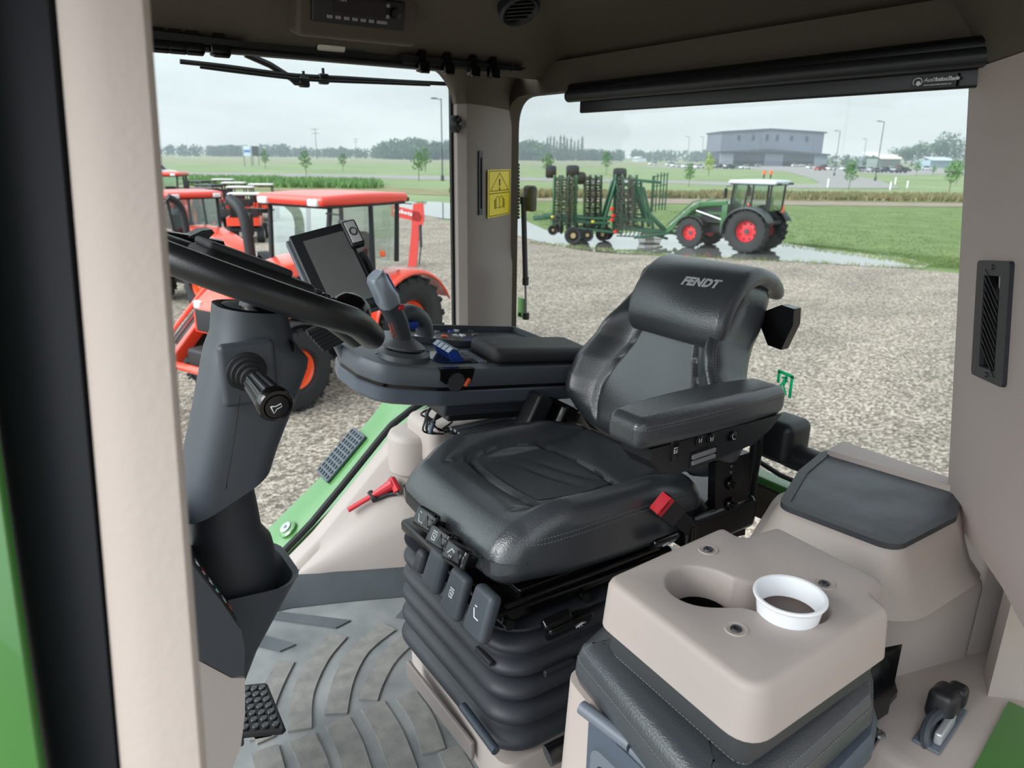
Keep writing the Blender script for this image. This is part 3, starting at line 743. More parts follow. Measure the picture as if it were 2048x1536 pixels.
b = MB(); b.grid(pan, 40, 40); b.build('perforated_panel', leather_p, cu_o, 60)
lx = lambda x, y, z: (.88+x*.96, SY-.005+y*.93, .475+z)
for dz, dy in ((.018, 0), (.028, .006)):
    stitches('seam_stitching', cu_o, bv, [lx(-.235, -.19, .04+dz), lx(-.20, -.236, .03+dz), lx(-.1, -.258, .034+dz), lx(.05, -.26, .036+dz), lx(.2, -.26, .034+dz)])
stitches('seam_stitching', cu_o, bv, [lx(-.285, -.16, .03), lx(-.285, -.168, .0), lx(-.275, -.17, -.04)])
stitches('seam_stitching', cu_o, bv, [lx(-.22, .235, .03), lx(-.1, .255, .045), lx(.05, .26, .05)])
# backrest
HW = [(.07, .20), (.10, .232), (.14, .256), (.19, .266), (.25, .245), (.31, .20), (.38, .172), (.45, .160), (.55, .155)]
bk_up = Vector((.33, 0, 1)).normalized(); bk_f = frame((1.145, SY-.015, .46), (0, -1, 0), bk_up)   # +z local points to the front (-X)
if bk_f.col[2].x > 0: bk_f = frame((1.145, SY-.015, .46), (0, 1, 0), bk_up)
sgn = bk_f.col[0].y
def back(x, y, z):
    h = y+.295; w = interp(HW, h)/.25; a = abs(x)/.25
    bol = sst(.56, .9, a)*(1-sst(.33, .46, h))
    z2 = z
    if z > 0:
        z2 += .055*bol*sst(.08, .16, h) + .018*gs_(h, .15, .10)*(1-bol) - .006*gs_(x, 0, .1)
        s = .56-.1*sst(.2, .42, h)
        z2 -= .010*gs_(a, s, .022)*sst(.09, .12, h)
    else: z2 += .03*bol - .035*sst(.2, .42, h)
    return (x*w, y, z2)
b = MB(); b.rb((0, .295, 0), (.5, .45, .10), .045, 60, bk_f, 7, back)
bo = b.build('backrest', leather, ds, 60); bv = bvh_of(bo)
for sx_ in (-1, 1):
    for dx in (.0, .010):
        stitches('seam_stitching', bo, bv, [bk_f @ Vector((sx_*(interp(HW, h)*1.0-.006-dx), h, .05+.04*(1-sst(.33, .46, h)))) for h in (.13, .19, .26, .34, .42, .50)])
b = MB(); b.grid(lambda u, v: bk_f @ Vector(back((u-.5)*.25, -.18+v*.25, .0505)), 30, 30)
b.build('perforated_panel', leather_p, bo, 60)
# headrest flap draped over the top of the backrest
HS = 1 if bk_f.col[0].y > 0 else -1
pth = spline([Vector((0, h, z)) for h, z in [(.378, .066), (.388, .082), (.43, .088), (.47, .078), (.505, .054), (.528, .018), (.536, -.03), (.533, -.075), (.520, -.110), (.512, -.122)]], 6)
def hwf(t): return interp([(0, .118), (.06, .132), (.2, .148), (.5, .148), (.75, .142), (.93, .13), (1, .115)], t)
b = MB(); rings = []
for i, p in enumerate(pth):
    t = i/(len(pth)-1); d = (pth[min(i+1, len(pth)-1)]-pth[max(0, i-1)]).normalized(); nn_ = Vector((0, -d.z, d.y)); nn_ = -nn_ if nn_.z < 0 and i < len(pth)*.5 else nn_
    nn_ = Vector((0, -d.z, d.y)) if True else nn_
    th = .040*min(1, .35+4*t, .35+5*(1-t)); w = hwf(t); sec_ = rrect(2*w, th, th*.48, 5); ring_ = []
    for x, q in sec_:
        for_ = (x/w)**2; ring_.append(bk_f @ (p+nn_*q+Vector((x-HS*(.032-.014*t), 0, 0))+Vector((0, -.028*for_*(1-sst(.1, .6, t))-.012*for_*sst(.4, .7, t), -.018*for_*(1-sst(.5, .8, t))))))
    rings.append(ring_)
# denser sections give a smooth pad
dense = []
for rg in rings:
    o2 = []
    for i in range(len(rg)):
        A_, B_ = rg[i], rg[(i+1) % len(rg)]; n_ = max(1, int((B_-A_).length/.012)) if (B_-A_).length > .1 else 1
        for q in range(n_ if n_ > 1 else 1): o2.append(A_.lerp(B_, q/n_))
    dense.append(o2)
m_ = max(len(r_) for r_ in rings)
b.loft(rings)
ho = b.build('headrest', leather, ds, 60); bvh_h = bvh_of(ho)
_d = ray(1401, 566).normalized(); _h = bvh_h.ray_cast(CAM, _d); _n = _h[1] if _h[1].dot(_d) < 0 else -_h[1]
def onh(px, py): d = ray(px, py); return CAM+d*((_h[0]-CAM).dot(_n)/d.dot(_n))
A_, B_ = onh(1362, 561), onh(1443, 570); fm = frame(_h[0]+_n*.06, B_-A_, onh(1401, 550)-onh(1401, 580)); wtx = (B_-A_).length
text('headrest_lettering', 'FENDT', wtx*.27, fm, M('silver_embroidery', (176, 180, 184), .5), ho, ext=0, shear=.12, bold=.0017, drop=(bvh_h, -_n, .0015), sx=1.02)
b = MB(); b.prism([Xp(x, y, 1.35) for x, y in [(1530, 622), (1562, 610), (1588, 618), (1586, 650), (1562, 700), (1535, 690), (1520, 650)]], (.025, 0, .0)); b.build('head_restraint_bracket', black_gl, ds)
# bellows
b = MB(); rings = []; nr = 64
for i in range(nr+1):
    t = i/nr; z = .085+.285*t; k = (t*6.0) % 1; amp = .030*abs(math.sin(PI*t*5.5))**.6
    w = .43-.02*t+amp*2; d = .44-.03*t+amp*2
    rings.append([Vector((x, y, z+.012*math.sin(PI*t))) for x, y in rrect(w, d, .075, 8, .842, 1.15)])
b.loft(rings); be = b.build('bellows', M('bellows_rubber', (40, 43, 50), .5, bump=(500, .15, .001)), ds, 70)
# embossed maker patches on the bellows
b = MB(); q = Xp(968, 1312, .605); b.rb(q, (.01, .055, .012), .003, 1); b.build('embossed_patch', M('patch_rubber', (30, 32, 37), .55), be); b = MB(); q = Yp(1118, 1335, .90); b.rb(q, (.07, .01, .014), .003, 1); b.build('embossed_patch', M('patch_rubber', (30, 32, 37), .55), be)
# suspension top frame
b = MB(); b.rb((.835, 1.15, .392), (.44, .43, .03), .01, 1); b.rb((.85, 1.15, .415), (.36, .38, .02), .006, 1); b.build('top_frame', black_gl, ds)
b = MB(); b.cyl((.60, .94, .405), (1.0, .925, .405), .006); b.cyl((.62, .93, .425), (1.0, .93, .425), .005); b.build('slide_rail', black_gl, ds)
# paddles on the front (height, firmness, swivel levers)
def paddle(px, py, x, w, h, d, icon, m=grey_pl, nm='front_paddle'):
    p = Xp(px, py, x); fm = frame(p, (0, -1, 0), (.35, 0, 1))
    b = MB(); b.rb((0, 0, 0), (w, h, d), min(d*.48, .012), 2, fm, 4, lambda X, Y, Z: (X*(1-.12*(Y/h+.5)), Y, Z))
    o = b.build(nm, m, ds)
    if icon: ic(icon, fm @ T(0, 0, d/2+.0006), o, w*.27)
    return o
def ic(kind, fm, par, s):
    b = MB(); L = lambda *q: b.tube([fm @ Vector((x*s, y*s, 0)) for x, y in q], s*.075, 4)
    if kind == 'seat': L((-.5, .35), (-.1, -.45), (.6, -.45)); L((-.45, .6), (-.1, .6))
    elif kind == 'can': L((-.3, -.4), (.3, -.4), (.35, .3), (-.35, .3), (-.3, -.4)); L((-.4, .55), (.4, .55)); L((-.1, .1), (.15, -.2))
    elif kind == 'arrow': L((-.5, -.2), (0, .45), (.5, .2)); L((-.1, -.3), (-.05, -.45)); L((.2, -.3), (.25, -.45))
    elif kind == 'wave': L((-.4, .4), (-.1, .1), (-.4, -.1), (-.1, -.4)); L((.3, .4), (.3, -.4))
    b.build('icon', white_ic, par, 180)
paddle(873, 1140, .592, .064, .085, .026, None)
paddle(914, 1187, .588, .066, .092, .026, 'can')
paddle(965, 1226, .588, .070, .094, .028, 'seat')
paddle(846, 1122, .61, .04, .05, .03, None, M('bellows_rubber', (40, 43, 50)), 'rubber_corner')
for px, py, icn in ((853, 1040, 'seat'), (880, 1077, 'can'), (914, 1110, 'arrow')):
    p = Xp(px, py, .578); fm = frame(p, (.15, -1, 0), (.5, 0, .85)); b = MB()
    b.rb((0, 0, 0), (.066, .042, .018), .0088, 2, fm, 4); b.rb((.02, .0, -.01), (.02, .02, .04), .005, 1, fm)
    o = b.build('adjusting_lever', black_gl, ds); ic(icn, fm @ T(-.008, 0, .009), o, .017)
    b = MB(); b.prism([(.004, -.010, .0075), (.022, -.010, .0075), (.008, .011, .0075)], (0, 0, .003), fm); b.build('lever_ridge', black_pl, o)
p = Yp(1138, 1250, .905); fm = frame(p, (1, -.1, .12), (-.05, -.5, .8)); b = MB(); b.rb((0, 0, 0), (.10, .042, .016), .0078, 2, fm, 4); b.rb((-.03, .03, -.01), (.06, .02, .02), .005, 1, fm); o = b.build('side_lever', black_gl, ds); ic('arrow', fm @ T(.022, 0, .009), o, .02)
p = Yp(1328, 1082, .90); fm = frame(p, (1, 0, 0), (0, -.6, .8)); b = MB(); b.rb((0, 0, 0), (.07, .03, .014), .006, 2, fm, 3); o = b.build('rear_lever', black_gl, ds); ic('arrow', fm @ T(0, 0, .008), o, .016)
for px, py in ((1014, 1245), (1165, 1190)): p = Yp(px, py, .93); b = MB(); b.cyl(p, p+Vector((0, -.012, 0)), .010, n=12); b.build('frame_bolt', black_gl, ds)
# beige seat base with stowed bar
b = MB(); b.slab(fillet([(.60, .90), (1.06, .90), (1.06, 1.40), (.64, 1.40)], .04, 4), rrect(.2, .2, .04, 4, .85, 1.15), 0, .088); b.rb((.84, 1.15, .02), (.4, .42, .04), .01, 1)
bs = b.build('seat_base', beige, ds, 45)
b = MB(); b.rb((.597, 1.16, .045), (.01, .30, .045), .004, 1); b.build('base_recess', M('recess_taupe', (120, 112, 108), .6), bs)
a_, c_ = Xp(925, 1412, .582), Xp(992, 1502, .582); b = MB(); b.tube([a_, a_.lerp(c_, .5), c_], .009, 12); b.build('release_bar', M('bar_slate', (54, 62, 70), .4), bs)
b = MB(); b.rb((.90, .86, .05), (.30, .07, .03), .01, 1); b.build('base_bracket', green_pt, ds)
# left armrest
def arm(x, y, z):
    return (x, y*(1-.18*sst(.05, .24, abs(x))), z+(.008*(1-(x/.23)**2) if z > 0 else 0)-.006*gs_(z, .012, .0035)*(1 if z > 0 else 0)*0)
AC = Vector((1.03, .875, .738)); fm = frame(AC, (1, .02, -.02), (0, 1, 0))
b = MB(); b.rb((0, 0, 0), (.42, .105, .058), .022, 40, fm, 7, arm); ar = b.build('armrest_pad', leather, ds, 60); bv = bvh_of(ar)
for z_ in (.012, .020): stitches('seam_stitching', ar, bv, [fm @ Vector(p) for p in [(-.225, .03, z_), (-.222, -.03, z_), (-.18, -.055, z_), (-.05, -.06, z_), (.1, -.06, z_), (.2, -.05, z_)]])
bx = MB(); side = [(-.175, -.028), (-.17, -.052), (-.145, -.078), (-.10, -.092), (-.02, -.090), (.06, -.082), (.12, -.078), (.17, -.055), (.20, -.028)]
bx.prism([(x, -.040, z) for x, z in side], (0, .075, 0), fm); ab = bx.build('armrest_housing', black_pl, ds, 25)
def side_item(px, py, nm, w, h, d, icon, m=black_gl, r=.004):
    yy = AC.y-.041; p = Yp(px, py, yy); f2 = frame(p, (1, 0, 0), (0, 0, 1)); b = MB(); b.rb((0, 0, 0), (w, h, d), r, 1, f2, 3); o = b.build(nm, m, ab)
    if icon: ic(icon, f2 @ T(0, 0, d/2+.0005), o, min(w, h)*.55)
for px, icn in ((1397, 'wave'), (1420, 'wave'), (1464, 'seat')):
    p = Yp(px, 880 if px < 1410 else 877 if px < 1430 else 873, AC.y-.041); f2 = frame(p, (1, 0, 0), (0, 0, 1)); b = MB(); b.lathe([(.0105, -.004), (.0105, .003), (.0085, .004), (0, .0035)], f2, 18); o = b.build('round_button', black_gl, ab); ic(icn, f2 @ T(0, 0, .0045), o, .010)
side_item(1347, 900, 'rocker_switch', .020, .040, .010, 'can')
p = Yp(1405, 912, AC.y-.041); f2 = frame(p, (1, 0, .03), (0, 0, 1)); b = MB(); b.rb((0, 0, 0), (.075, .032, .004), .0019, 1, f2); o = b.build('tilt_wheel_slot', black_gl, ab); b = MB(); b.rb((0, .006, .002), (.064, .010, .008), .003, 1, f2); b.rb((0, -.006, .002), (.064, .009, .008), .003, 1, f2); b.build('tilt_wheel', M('wheel_grey', (120, 124, 126), .45), ab)
# hinge bracket, bolts, conduits
def yp3(px, py, y=.90): return Yp(px, py, y)
b = MB(); b.prism([yp3(*q) for q in [(1432, 925), (1500, 905), (1497, 1000), (1490, 1070), (1438, 1080), (1430, 1000)]], (0, .02, 0)); hb = b.build('hinge_bracket', black_gl, ds)
for q in ((1464, 967), (1463, 1008)):
    p = yp3(*q, .898); f2 = frame(p, (1, 0, 0), (0, 0, 1)); b = MB(); b.lathe([(.0155, 0), (.0145, .005), (.008, .006), (.008, .012), (0, .013)], f2, 18); b.build('hinge_bolt', black_gl, hb)
for q in ((1462, 932), (1461, 944)): p = yp3(*q, .899); b = MB(); b.cyl(p, p-Vector((0, .002, 0)), .003, n=8); b.build('rivet', steel, hb)
b = MB(); b.rb((1.16, 1.0, .45), (.22, .22, .08), .02, 1); b.build('back_frame', black_gl, ds)
for o_ in (0, 12):
    b = MB(); P = spline([Yp(x+o_, y, .92) for x, y in [(1508, 862), (1506, 900), (1496, 960), (1488, 1010), (1470, 1050), (1450, 1085)]], 10)
    P = [P[0].lerp(P[-1], 0)]+P; L = [0]
    b.tube(P, .0055, 8)
    for i in range(2, len(P)-1, 1):
        for t in (0, .5):
            q = P[i].lerp(P[i+1], t); d = (P[i+1]-P[i]).normalized(); b.cyl(q-d*.0012, q+d*.0012, .0075, n=8)
    b.build('ribbed_conduit', black_pl, ds)
# seat belt buckle
p = Yp(1328, 1012, .90); q = Yp(1410, 1080, .90); ax = (q-p); nrm_ = (CAM-p).normalized(); f2 = frame(p, ax, nrm_.cross(ax))
if f2.col[2].xyz.dot(nrm_) < 0: f2 = frame(p, ax, -nrm_.cross(ax))
bf = f2
b = MB(); b.rb((.018, 0, 0), (.068, .048, .026), .006, 1, bf, 3); bu = b.build('belt_buckle', black_pl, ds)
b = MB(); b.slab([(-.0195, .021), (-.0045, .021), (-.0045, -.021), (-.0195, -.021)], [(-.017, .012), (-.012, .012), (-.012, -.012), (-.017, -.012)], .012, .0155, bf); b.build('release_button', red_pl, bu)
b = MB(); b.rb((-.017, 0, .0), (.004, .042, .022), .001, 1, bf); b.build('release_face', red_pl, bu)
b = MB(); b.rb((.085, 0, -.004), (.08, .034, .016), .005, 1, bf); b.build('buckle_sleeve', black_rb, ds)
b = MB(); P = [Yp(x, y, .93) for x, y in [(1395, 1030), (1420, 1000), (1436, 960), (1450, 930)]]; b.tube(P, .008, 6, sx=.3, smooth=4); b.build('belt_webbing', black_pl, ds)

# ================================================================ instructor seat
ps = empty('passenger_seat', (.76, .5, 0), 'fold-down passenger seat with dark leather cushion and beige cup holder back folded flat', 'seat')
ZT = .66
cn = [Zp(x, y, ZT) for x, y in [(1212, 1155), (1445, 1052), (1483, 1075), (1555, 1052), (1768, 1160), (1744, 1188), (1778, 1215), (1512, 1385)]]
oc = fillet([(p.x, p.y) for p in cn], [.022, .012, .014, .012, .016, .012, .014, .03], 7)
h1 = Zp(1402, 1170, ZT); h2 = Zp(1585, 1205, ZT); R1, R2 = .050, .048
def sdf(x, y):
    d1 = math.hypot(x-h1.x, y-h1.y)-R1; d2 = math.hypot(x-h2.x, y-h2.y)-R2; k = .075
    h = max(0, min(1, .5+.5*(d2-d1)/k)); return d2*(1-h)+d1*h-k*h*(1-h)
mc = (h1+h2)/2
def star(off):
    out = []
    # walk: angular sampling around both circles using marching from the mid point
    for i in range(72):
        a = 2*PI*i/72; r_ = 0
        while sdf(mc.x+math.cos(a)*r_, mc.y+math.sin(a)*r_) < -off and r_ < .3: r_ += .0006
        out.append((mc.x+math.cos(a)*r_, mc.y+math.sin(a)*r_))
    return out
hole = star(0); hole_in = star(.004)
b = MB(); rings = [[Vector((x, y, z)) for x, y in inset(oc, d)] for d, z in [(-.008, .590), (-.006, .615), (-.003, ZT-.010), (0, ZT-.004), (.004, ZT-.001), (.008, ZT)]]
b.loft(rings, True, False)
to = [b.b.verts.new((x, y, ZT)) for x, y in inset(oc, .008)]; th = [b.b.verts.new((x, y, ZT)) for x, y in hole]
ed = [b.b.edges.new((L[i], L[(i+1) % len(L)])) for L in (to, th) for i in range(len(L))]
bmesh.ops.triangle_fill(b.b, use_beauty=True, edges=ed)
b.loft([[Vector((x, y, z)) for x, y in L] for L, z in [(hole, ZT), (star(.002), ZT-.001), (hole_in, ZT-.004), (hole_in, ZT-.060)]], True, False)
bx = b.build('cup_holder_back', beige, ps, 40)
b = MB(); b.loft([[Vector((x, y, z)) for x, y in star(.003)] for z in (ZT-.064, ZT-.058)]); b.build('recess_floor', beige, bx)
b = MB(); b.lathe([(.041, ZT-.0575), (.041, ZT-.046), (.038, ZT-.043), (.035, ZT-.056), (0, ZT-.0562)], T(h1.x+.002, h1.y-.002, 0), 32); b.build('cup_insert', black_gl, bx)
for px, py in ((1416, 1100), (1648, 1168), (1472, 1259)):
    p = Zp(px, py, ZT); b = MB(); b.lathe([(.0145, .0002), (.0135, .0016), (.0105, .0008), (.0095, .0004), (0, .0003)], T(*p), 24); o = b.build('screw_recess', beige, bx)
    b = MB(); b.lathe([(.0072, .0006), (.0062, .0030), (.0030, .0034), (.0022, .001), (0, .001)], T(*p), 12); b.build('screw', M('dark_screw', (58, 60, 64), .35, metal=.6), o)
# dark grey back shell under the beige cover
b = MB(); b.loft([[Vector((x, y, z)) for x, y in inset(oc, d)] for d, z in [(.03, .532), (.012, .540), (.004, .552), (.004, .592)]]); sh_ = b.build('back_shell', M('shell_leather', (56, 59, 62), .5, leather=(600, .15, .001)), ps, 40); bv = bvh_of(sh_)
lp_ = inset(oc, .010); stitches('seam_stitching', sh_, bv, [Vector((x, y, .543)) for x, y in (lp_+lp_)[50:len(lp_)+34][::2]], k=2)
# cushion
cq = [Zp(x, y, .51) for x, y in [(1150, 1300), (1215, 1240), (1500, 1200), (1748, 1330), (1748, 1400), (1530, 1600), (1400, 1600)]]
cl = fillet([(p.x, p.y) for p in cq], [.03, .03, .04, .04, .03, .05, .04], 8)
b = MB(); b.loft([[Vector((x, y, z)) for x, y in inset(cl, d)] for d, z in [(.012, .455), (.002, .460), (-.003, .475), (-.002, .49), (.002, .506), (.008, .517), (.02, .525), (.04, .528), (.07, .530)]])
co = b.build('seat_cushion', leather, ps, 50); bv = bvh_of(co)
for d, z in ((.006, .516), (-.001, .50)): lp_ = inset(cl, d); stitches('seam_stitching', co, bv, [Vector((x, y, z)) for x, y in lp_+lp_[:4]][::2], k=2)
# beige cabinet and grey front panel below
b = MB(); cab_ = [(.575, .70), (.86, .70), (.86, .42), (.66, .40), (.56, .60)]
fl_ = fillet(cab_, .03, 5)
b.loft([[Vector((x, y, z)) for x, y in inset(fl_, d)] for d, z in [(-.02, 0), (-.012, .2), (0, .458)]]); b.build('seat_cabinet', beige, ps, 45)
q = [Zp(x, y, .455) for x, y in [(1178, 1425), (1262, 1495), (1420, 1650)]]
b = MB(); d_ = (q[2]-q[0]); d_.z = 0; n_ = Vector((-d_.y, d_.x, 0)).normalized()
if n_.dot(CAM-q[0]) < 0: n_ = -n_
b.prism([q[0]+Vector((0, 0, -.01)), q[2]+Vector((0, 0, -.01)), q[2]+Vector((0, 0, -.36)), q[0]+Vector((0, 0, -.36))], -n_*.02); fp = b.build('front_flap', M('flap_slate', (74, 82, 94), .45), ps)
f2 = frame((q[0]+q[2])/2+Vector((0, 0, -.15))+n_*.001, d_, (0, 0, 1)); b = MB(); b.slab(rrect(d_.length*.86, .22, .02), rrect(d_.length*.74, .18, .015), -.002, .006, f2); b.build('flap_rim', grey_mid, fp)
b = MB(); b.cyl(q[0]+Vector((-.005, .01, .004)), q[1]+Vector((0, 0, .004)), .010, n=14); b.cyl(q[1]+d_.normalized()*.004, q[2], .008, n=14); b.build('flap_hinge', grey_mid, fp)
p = Zp(1215, 1500, .41); b = MB(); b.cyl(p, p+n_*.008, .004, n=10); b.build('screw', black_gl, fp)
# right side grey tray + black bracket
b = MB(); tq = [Zp(x, y, .46) for x, y in [(1590, 1540), (1640, 1430), (1745, 1385), (1758, 1430), (1752, 1470), (1650, 1580)]]
b.loft([[Vector((p[0], p[1], z)) for p in inset(fillet([(p.x, p.y) for p in tq], .02, 5), d)] for d, z in [(.01, .41), (0, .42), (0, .45), (.006, .458)]]); b.build('side_tray', M('flap_slate', (74, 82, 94)), ps, 45)
b = MB(); k0, k1 = Zp(1735, 1330, .47), Zp(1805, 1288, .47)
b.prism([(k0.x, k0.y, .335), (k1.x, k1.y, .335), (k1.x, k1.y, .47), (k0.x, k0.y, .47)], (-.06, .02, 0)); b.build('mounting_plate', black_gl, ps)
b = MB(); bq = [Zp(x, y, .342) for x, y in [(1680, 1600), (1762, 1470), (1745, 1440), (1795, 1385), (1780, 1330), (1700, 1350), (1600, 1600)]]
b.prism([(p.x, p.y, .332) for p in bq], (0, 0, .012)); b.build('floor_bracket', black_gl, ps)
p = Zp(1760, 1468, .346); b = MB(); b.lathe([(.009, 0), (.008, .004), (.004, .005), (0, .003)], T(p.x, p.y, .344), 16); b.build('bracket_screw', steel, ps)
b = MB(); a_ = Yp(1095, 1512, .72); b.cyl(a_, a_+Vector((.12, -.02, .02)), .017, n=16); b.build('adjuster_grip', black_gl, ps)

# coffee cup
cp_ = Zp(1580, 1193, .682)
cc = tag(empty('coffee_cup', (cp_.x, cp_.y, .590)), 'white foam cup half full of black coffee standing in the beige cup holder', 'cup')
b = MB(); zb = .604; K_ = .86
b.lathe([(r_, zb+h_*K_) for r_, h_ in [(0, 0), (.028, 0), (.0295, .004), (.0405, .0885), (.0435, .0900), (.0445, .0925), (.0440, .0952), (.0420, .0958), (.0395, .0945), (.0385, .088), (.0285, .008), (0, .008)]], T(cp_.x, cp_.y, 0), 48, False)
b.build('cup_body', M('white_foam', (240, 242, 245), .55, bump=(900, .1, .0005)), cc, 50)
b = MB(); b.lathe([(.0352, zb+.055), (.035, zb+.0555), (0, zb+.0555)], T(cp_.x, cp_.y, 0), 40); b.build('coffee', M('black_coffee', (66, 40, 24), .12), cc)

# door latch striker on the sill
q = Zp(1880, 1455, .33); dlv = Zp(1925, 1405, .33)-Zp(1855, 1510, .33); f2 = frame((q.x, q.y, .332), dlv, (-dlv.y, dlv.x, 0))
la = empty('door_latch', (q.x, q.y, .33), 'black padded door latch on a slate grey base plate at the lower right', 'latch')
b = MB(); b.rb((0, 0, .002), (.135, .04, .006), .0025, 1, f2); b.build('base_plate', grey_mid, la)
b = MB(); b.rb((.012, .006, .035), (.06, .042, .055), .014, 3, f2 @ R(.2, 'Y')); b.rb((.045, -.004, .038), (.03, .03, .04), .01, 2, f2); b.build('latch_block', black_pl, la)
b = MB(); b.tube([f2 @ Vector(p) for p in [(.01, .0, .03), (-.035, .008, .028), (-.058, .006, .012), (-.06, 0, 0)]], .0085, 8, smooth=4); b.build('latch_arm', grey_pl, la)
b = MB(); b.rb((-.02, -.010, .016), (.07, .012, .022), .004, 1, f2); b.build('latch_plate', M('zinc', (190, 195, 198)), la)
# ================================================================ steering wheel and column
WC = Vector((.300, 1.185, 1.003)); tl = math.radians(24)
wf = frame(WC, (math.cos(tl), 0, -math.sin(tl)), (0, 1, 0))
sw = empty('steering_wheel', WC, 'black leather-look steering wheel seen edge-on with button spoke and domed spinner knob')
tag(sw, None, 'steering wheel')
b = MB(); P = []
for k in range(72):
    a = 2*PI*k/72; x, y = .202*math.cos(a), .20*math.sin(a)
    dip = -.020*sst(.45, .95, math.cos(a))
    P.append(wf @ Vector((x, y, dip)))
b.tube(P, .0215, 16, True); rim = b.build('rim', M('wheel_leather', (26, 27, 29), .35, bump=(500, .25, .001)), sw, 60)
b = MB(); b.rb((-.01, .0, .008), (.18, .14, .04), .015, 6, wf, 5); b.build('hub', M('hub_black', (30, 31, 33), .55, bump=(600, .3, .001)), sw, 60)
b = MB(); b.rb((-.03, .0, .032), (.13, .11, .012), .005, 1, wf, 3); b.build('hub_pad', M('hub_pad', (50, 52, 55), .6, bump=(800, .6, .0015)), sw)
b = MB(); b.tube([wf @ Vector(p) for p in [(.05, .0, -.002), (.13, .0, -.010), (.20, .0, -.034)]], [.028, .022], 14, sx=1.6, smooth=4); sp = b.build('spoke', black_pl, sw, 60)
b = MB(); b.tube([wf @ Vector(p) for p in [(-.05, .0, -.002), (-.13, .0, -.004), (-.21, .0, 0)]], .020, 12, sx=1.6); b.build('spoke', black_pl, sw, 60)
for k in range(6): b = MB(); b.rb((.065+k*.016, .01, .0225-.002*k), (.013, .06, .008), .003, 1, wf, 2); b.build('spoke_button', black_gl, sp)
b = MB(); mk = wf @ T(.165, -.01, .005) @ R(.15, 'Y'); b.lathe([(.034, -.012), (.036, 0), (.034, .012), (.026, .024), (.014, .030), (0, .032)], mk, 28); kn = b.build('spinner_knob', black_gl, sw, 60)
b = MB(); b.tube([mk @ Vector((.0365*math.cos(t*PI/12), .0365*math.sin(t*PI/12), 0)) for t in range(24)], .0016, 5, True); b.build('knob_ring', grey_pl, kn)

st_ = empty('steering_column', (.2, 1.2, 0), 'dark grey angular steering column cover with boot and horn stalk')
tag(st_, None, 'steering column')
def ring(cx, cy, z, w, d, r, tilt=.16, n=6, sk=0):
    return [Vector((cx+x, cy+y, z-x*tilt+y*sk)) for x, y in rrect(w, d, r, n)]
b = MB()
b.loft([ring(.290, 1.20, .955, .095, .12, .045), ring(.290, 1.20, .962, .106, .132, .05), ring(.290, 1.20, .95, .110, .136, .05), ring(.290, 1.20, .915, .120, .142, .05), ring(.294, 1.20, .885, .150, .150, .045), ring(.290, 1.20, .868, .152, .150, .045),
        ring(.262, 1.20, .79, .148, .150, .045, .0), ring(.232, 1.20, .71, .150, .15, .045, -.3), ring(.217, 1.20, .66, .148, .15, .045, -.45), ring(.217, 1.20, .66, .11, .12, .04, -.45)])
cc_ = b.build('column_cover', grey_pl, st_, 38)
b = MB(); b.prism([Yp(x, y, 1.105) for x, y in [(452, 655), (575, 700), (560, 800), (478, 800)]], (0, .02, 0)); 
b = MB(); b.lathe([(.0, 0), (.044, 0), (.044, .003), (0, .003)], frame((.290, 1.20, .960), (1, 0, -.16), (0, 1, 0)) @ Matrix.Diagonal((.95, 1.2, 1, 1)), 28); b.build('column_opening', black_gl, cc_)
b = MB(); b.cyl((.30, 1.2, .95), (.315, 1.19, .985), .03, n=18); b.build('wheel_shaft', black_gl, st_)
c0 = Yp(582, 692, 1.14); b = MB(); b.lathe([(.012, 0), (.010, .002), (0, .0015)], frame(c0, (0, 1, .1), (0, 0, 1)), 14); b.build('cover_hole', black_gl, cc_)
for pts in ([(480, 790), (470, 870), (452, 978)], ): b = MB(); b.tube([Yp(x, y, 1.108) for x, y in pts], .0006, 4, smooth=4); b.build('cover_seam', black_gl, cc_)
# stalk with concertina boot and horn button
s0, s1, s2 = Yp(497, 748, 1.10), Yp(517, 768, 1.06), Yp(553, 812, .985)
ax = (s2-s0).normalized(); z_ = ax; x_ = Vector((0, 0, 1)).cross(z_).normalized(); y_ = z_.cross(x_)
sf = Matrix(((x_.x, y_.x, z_.x, s0.x), (x_.y, y_.y, z_.y, s0.y), (x_.z, y_.z, z_.z, s0.z), (0, 0, 0, 1)))
LL = (s2-s0).length
b = MB(); b.rb(Yp(497, 745, 1.118), (.085, .02, .10), .009, 1); b.build('stalk_mount', grey_pl, st_)
b = MB(); b.lathe([(.031, -.018), (.031, -.006), (.026, -.004), (.027, .004), (.022, .005), (.023, .013), (.018, .014), (.0185, .022), (.013, .024), (.012, .034), (0, .034)], sf, 30); bt = b.build('stalk_boot', black_rb, st_, 50)
b = MB(); rings = []
for z, r_ in [(.030, .014), (.034, .018), (.06, .0195), (LL-.018, .0225)]:
    rings.append([(r_*(1+.05*(1 if (k//2) % 2 else -1))*math.cos(2*PI*k/48), r_*(1+.05*(1 if (k//2) % 2 else -1))*math.sin(2*PI*k/48), z) for k in range(48)])
b.loft(rings, True, True, sf); gr = b.build('stalk_grip', M('grip_black', (30, 31, 33), .4), st_, 25)
b = MB(); b.lathe([(.0225, LL-.018), (.0255, LL-.014), (.0262, LL-.004), (.024, LL+.001), (.019, LL+.002), (.0175, LL-.001), (.0172, LL+.003), (0, LL+.004)], sf, 30); cap_ = b.build('horn_button', black_gl, gr, 30)
up2 = (sf.inverted() @ (s2+Vector((0, 0, .1)))); an = math.atan2(up2.y, up2.x)-PI/2
hf = sf @ T(0, 0, LL+.0045) @ R(an+.35); b = MB()
L = lambda *q: b.tube([hf @ Vector((x, y, 0)) for x, y in q], .0009, 4)
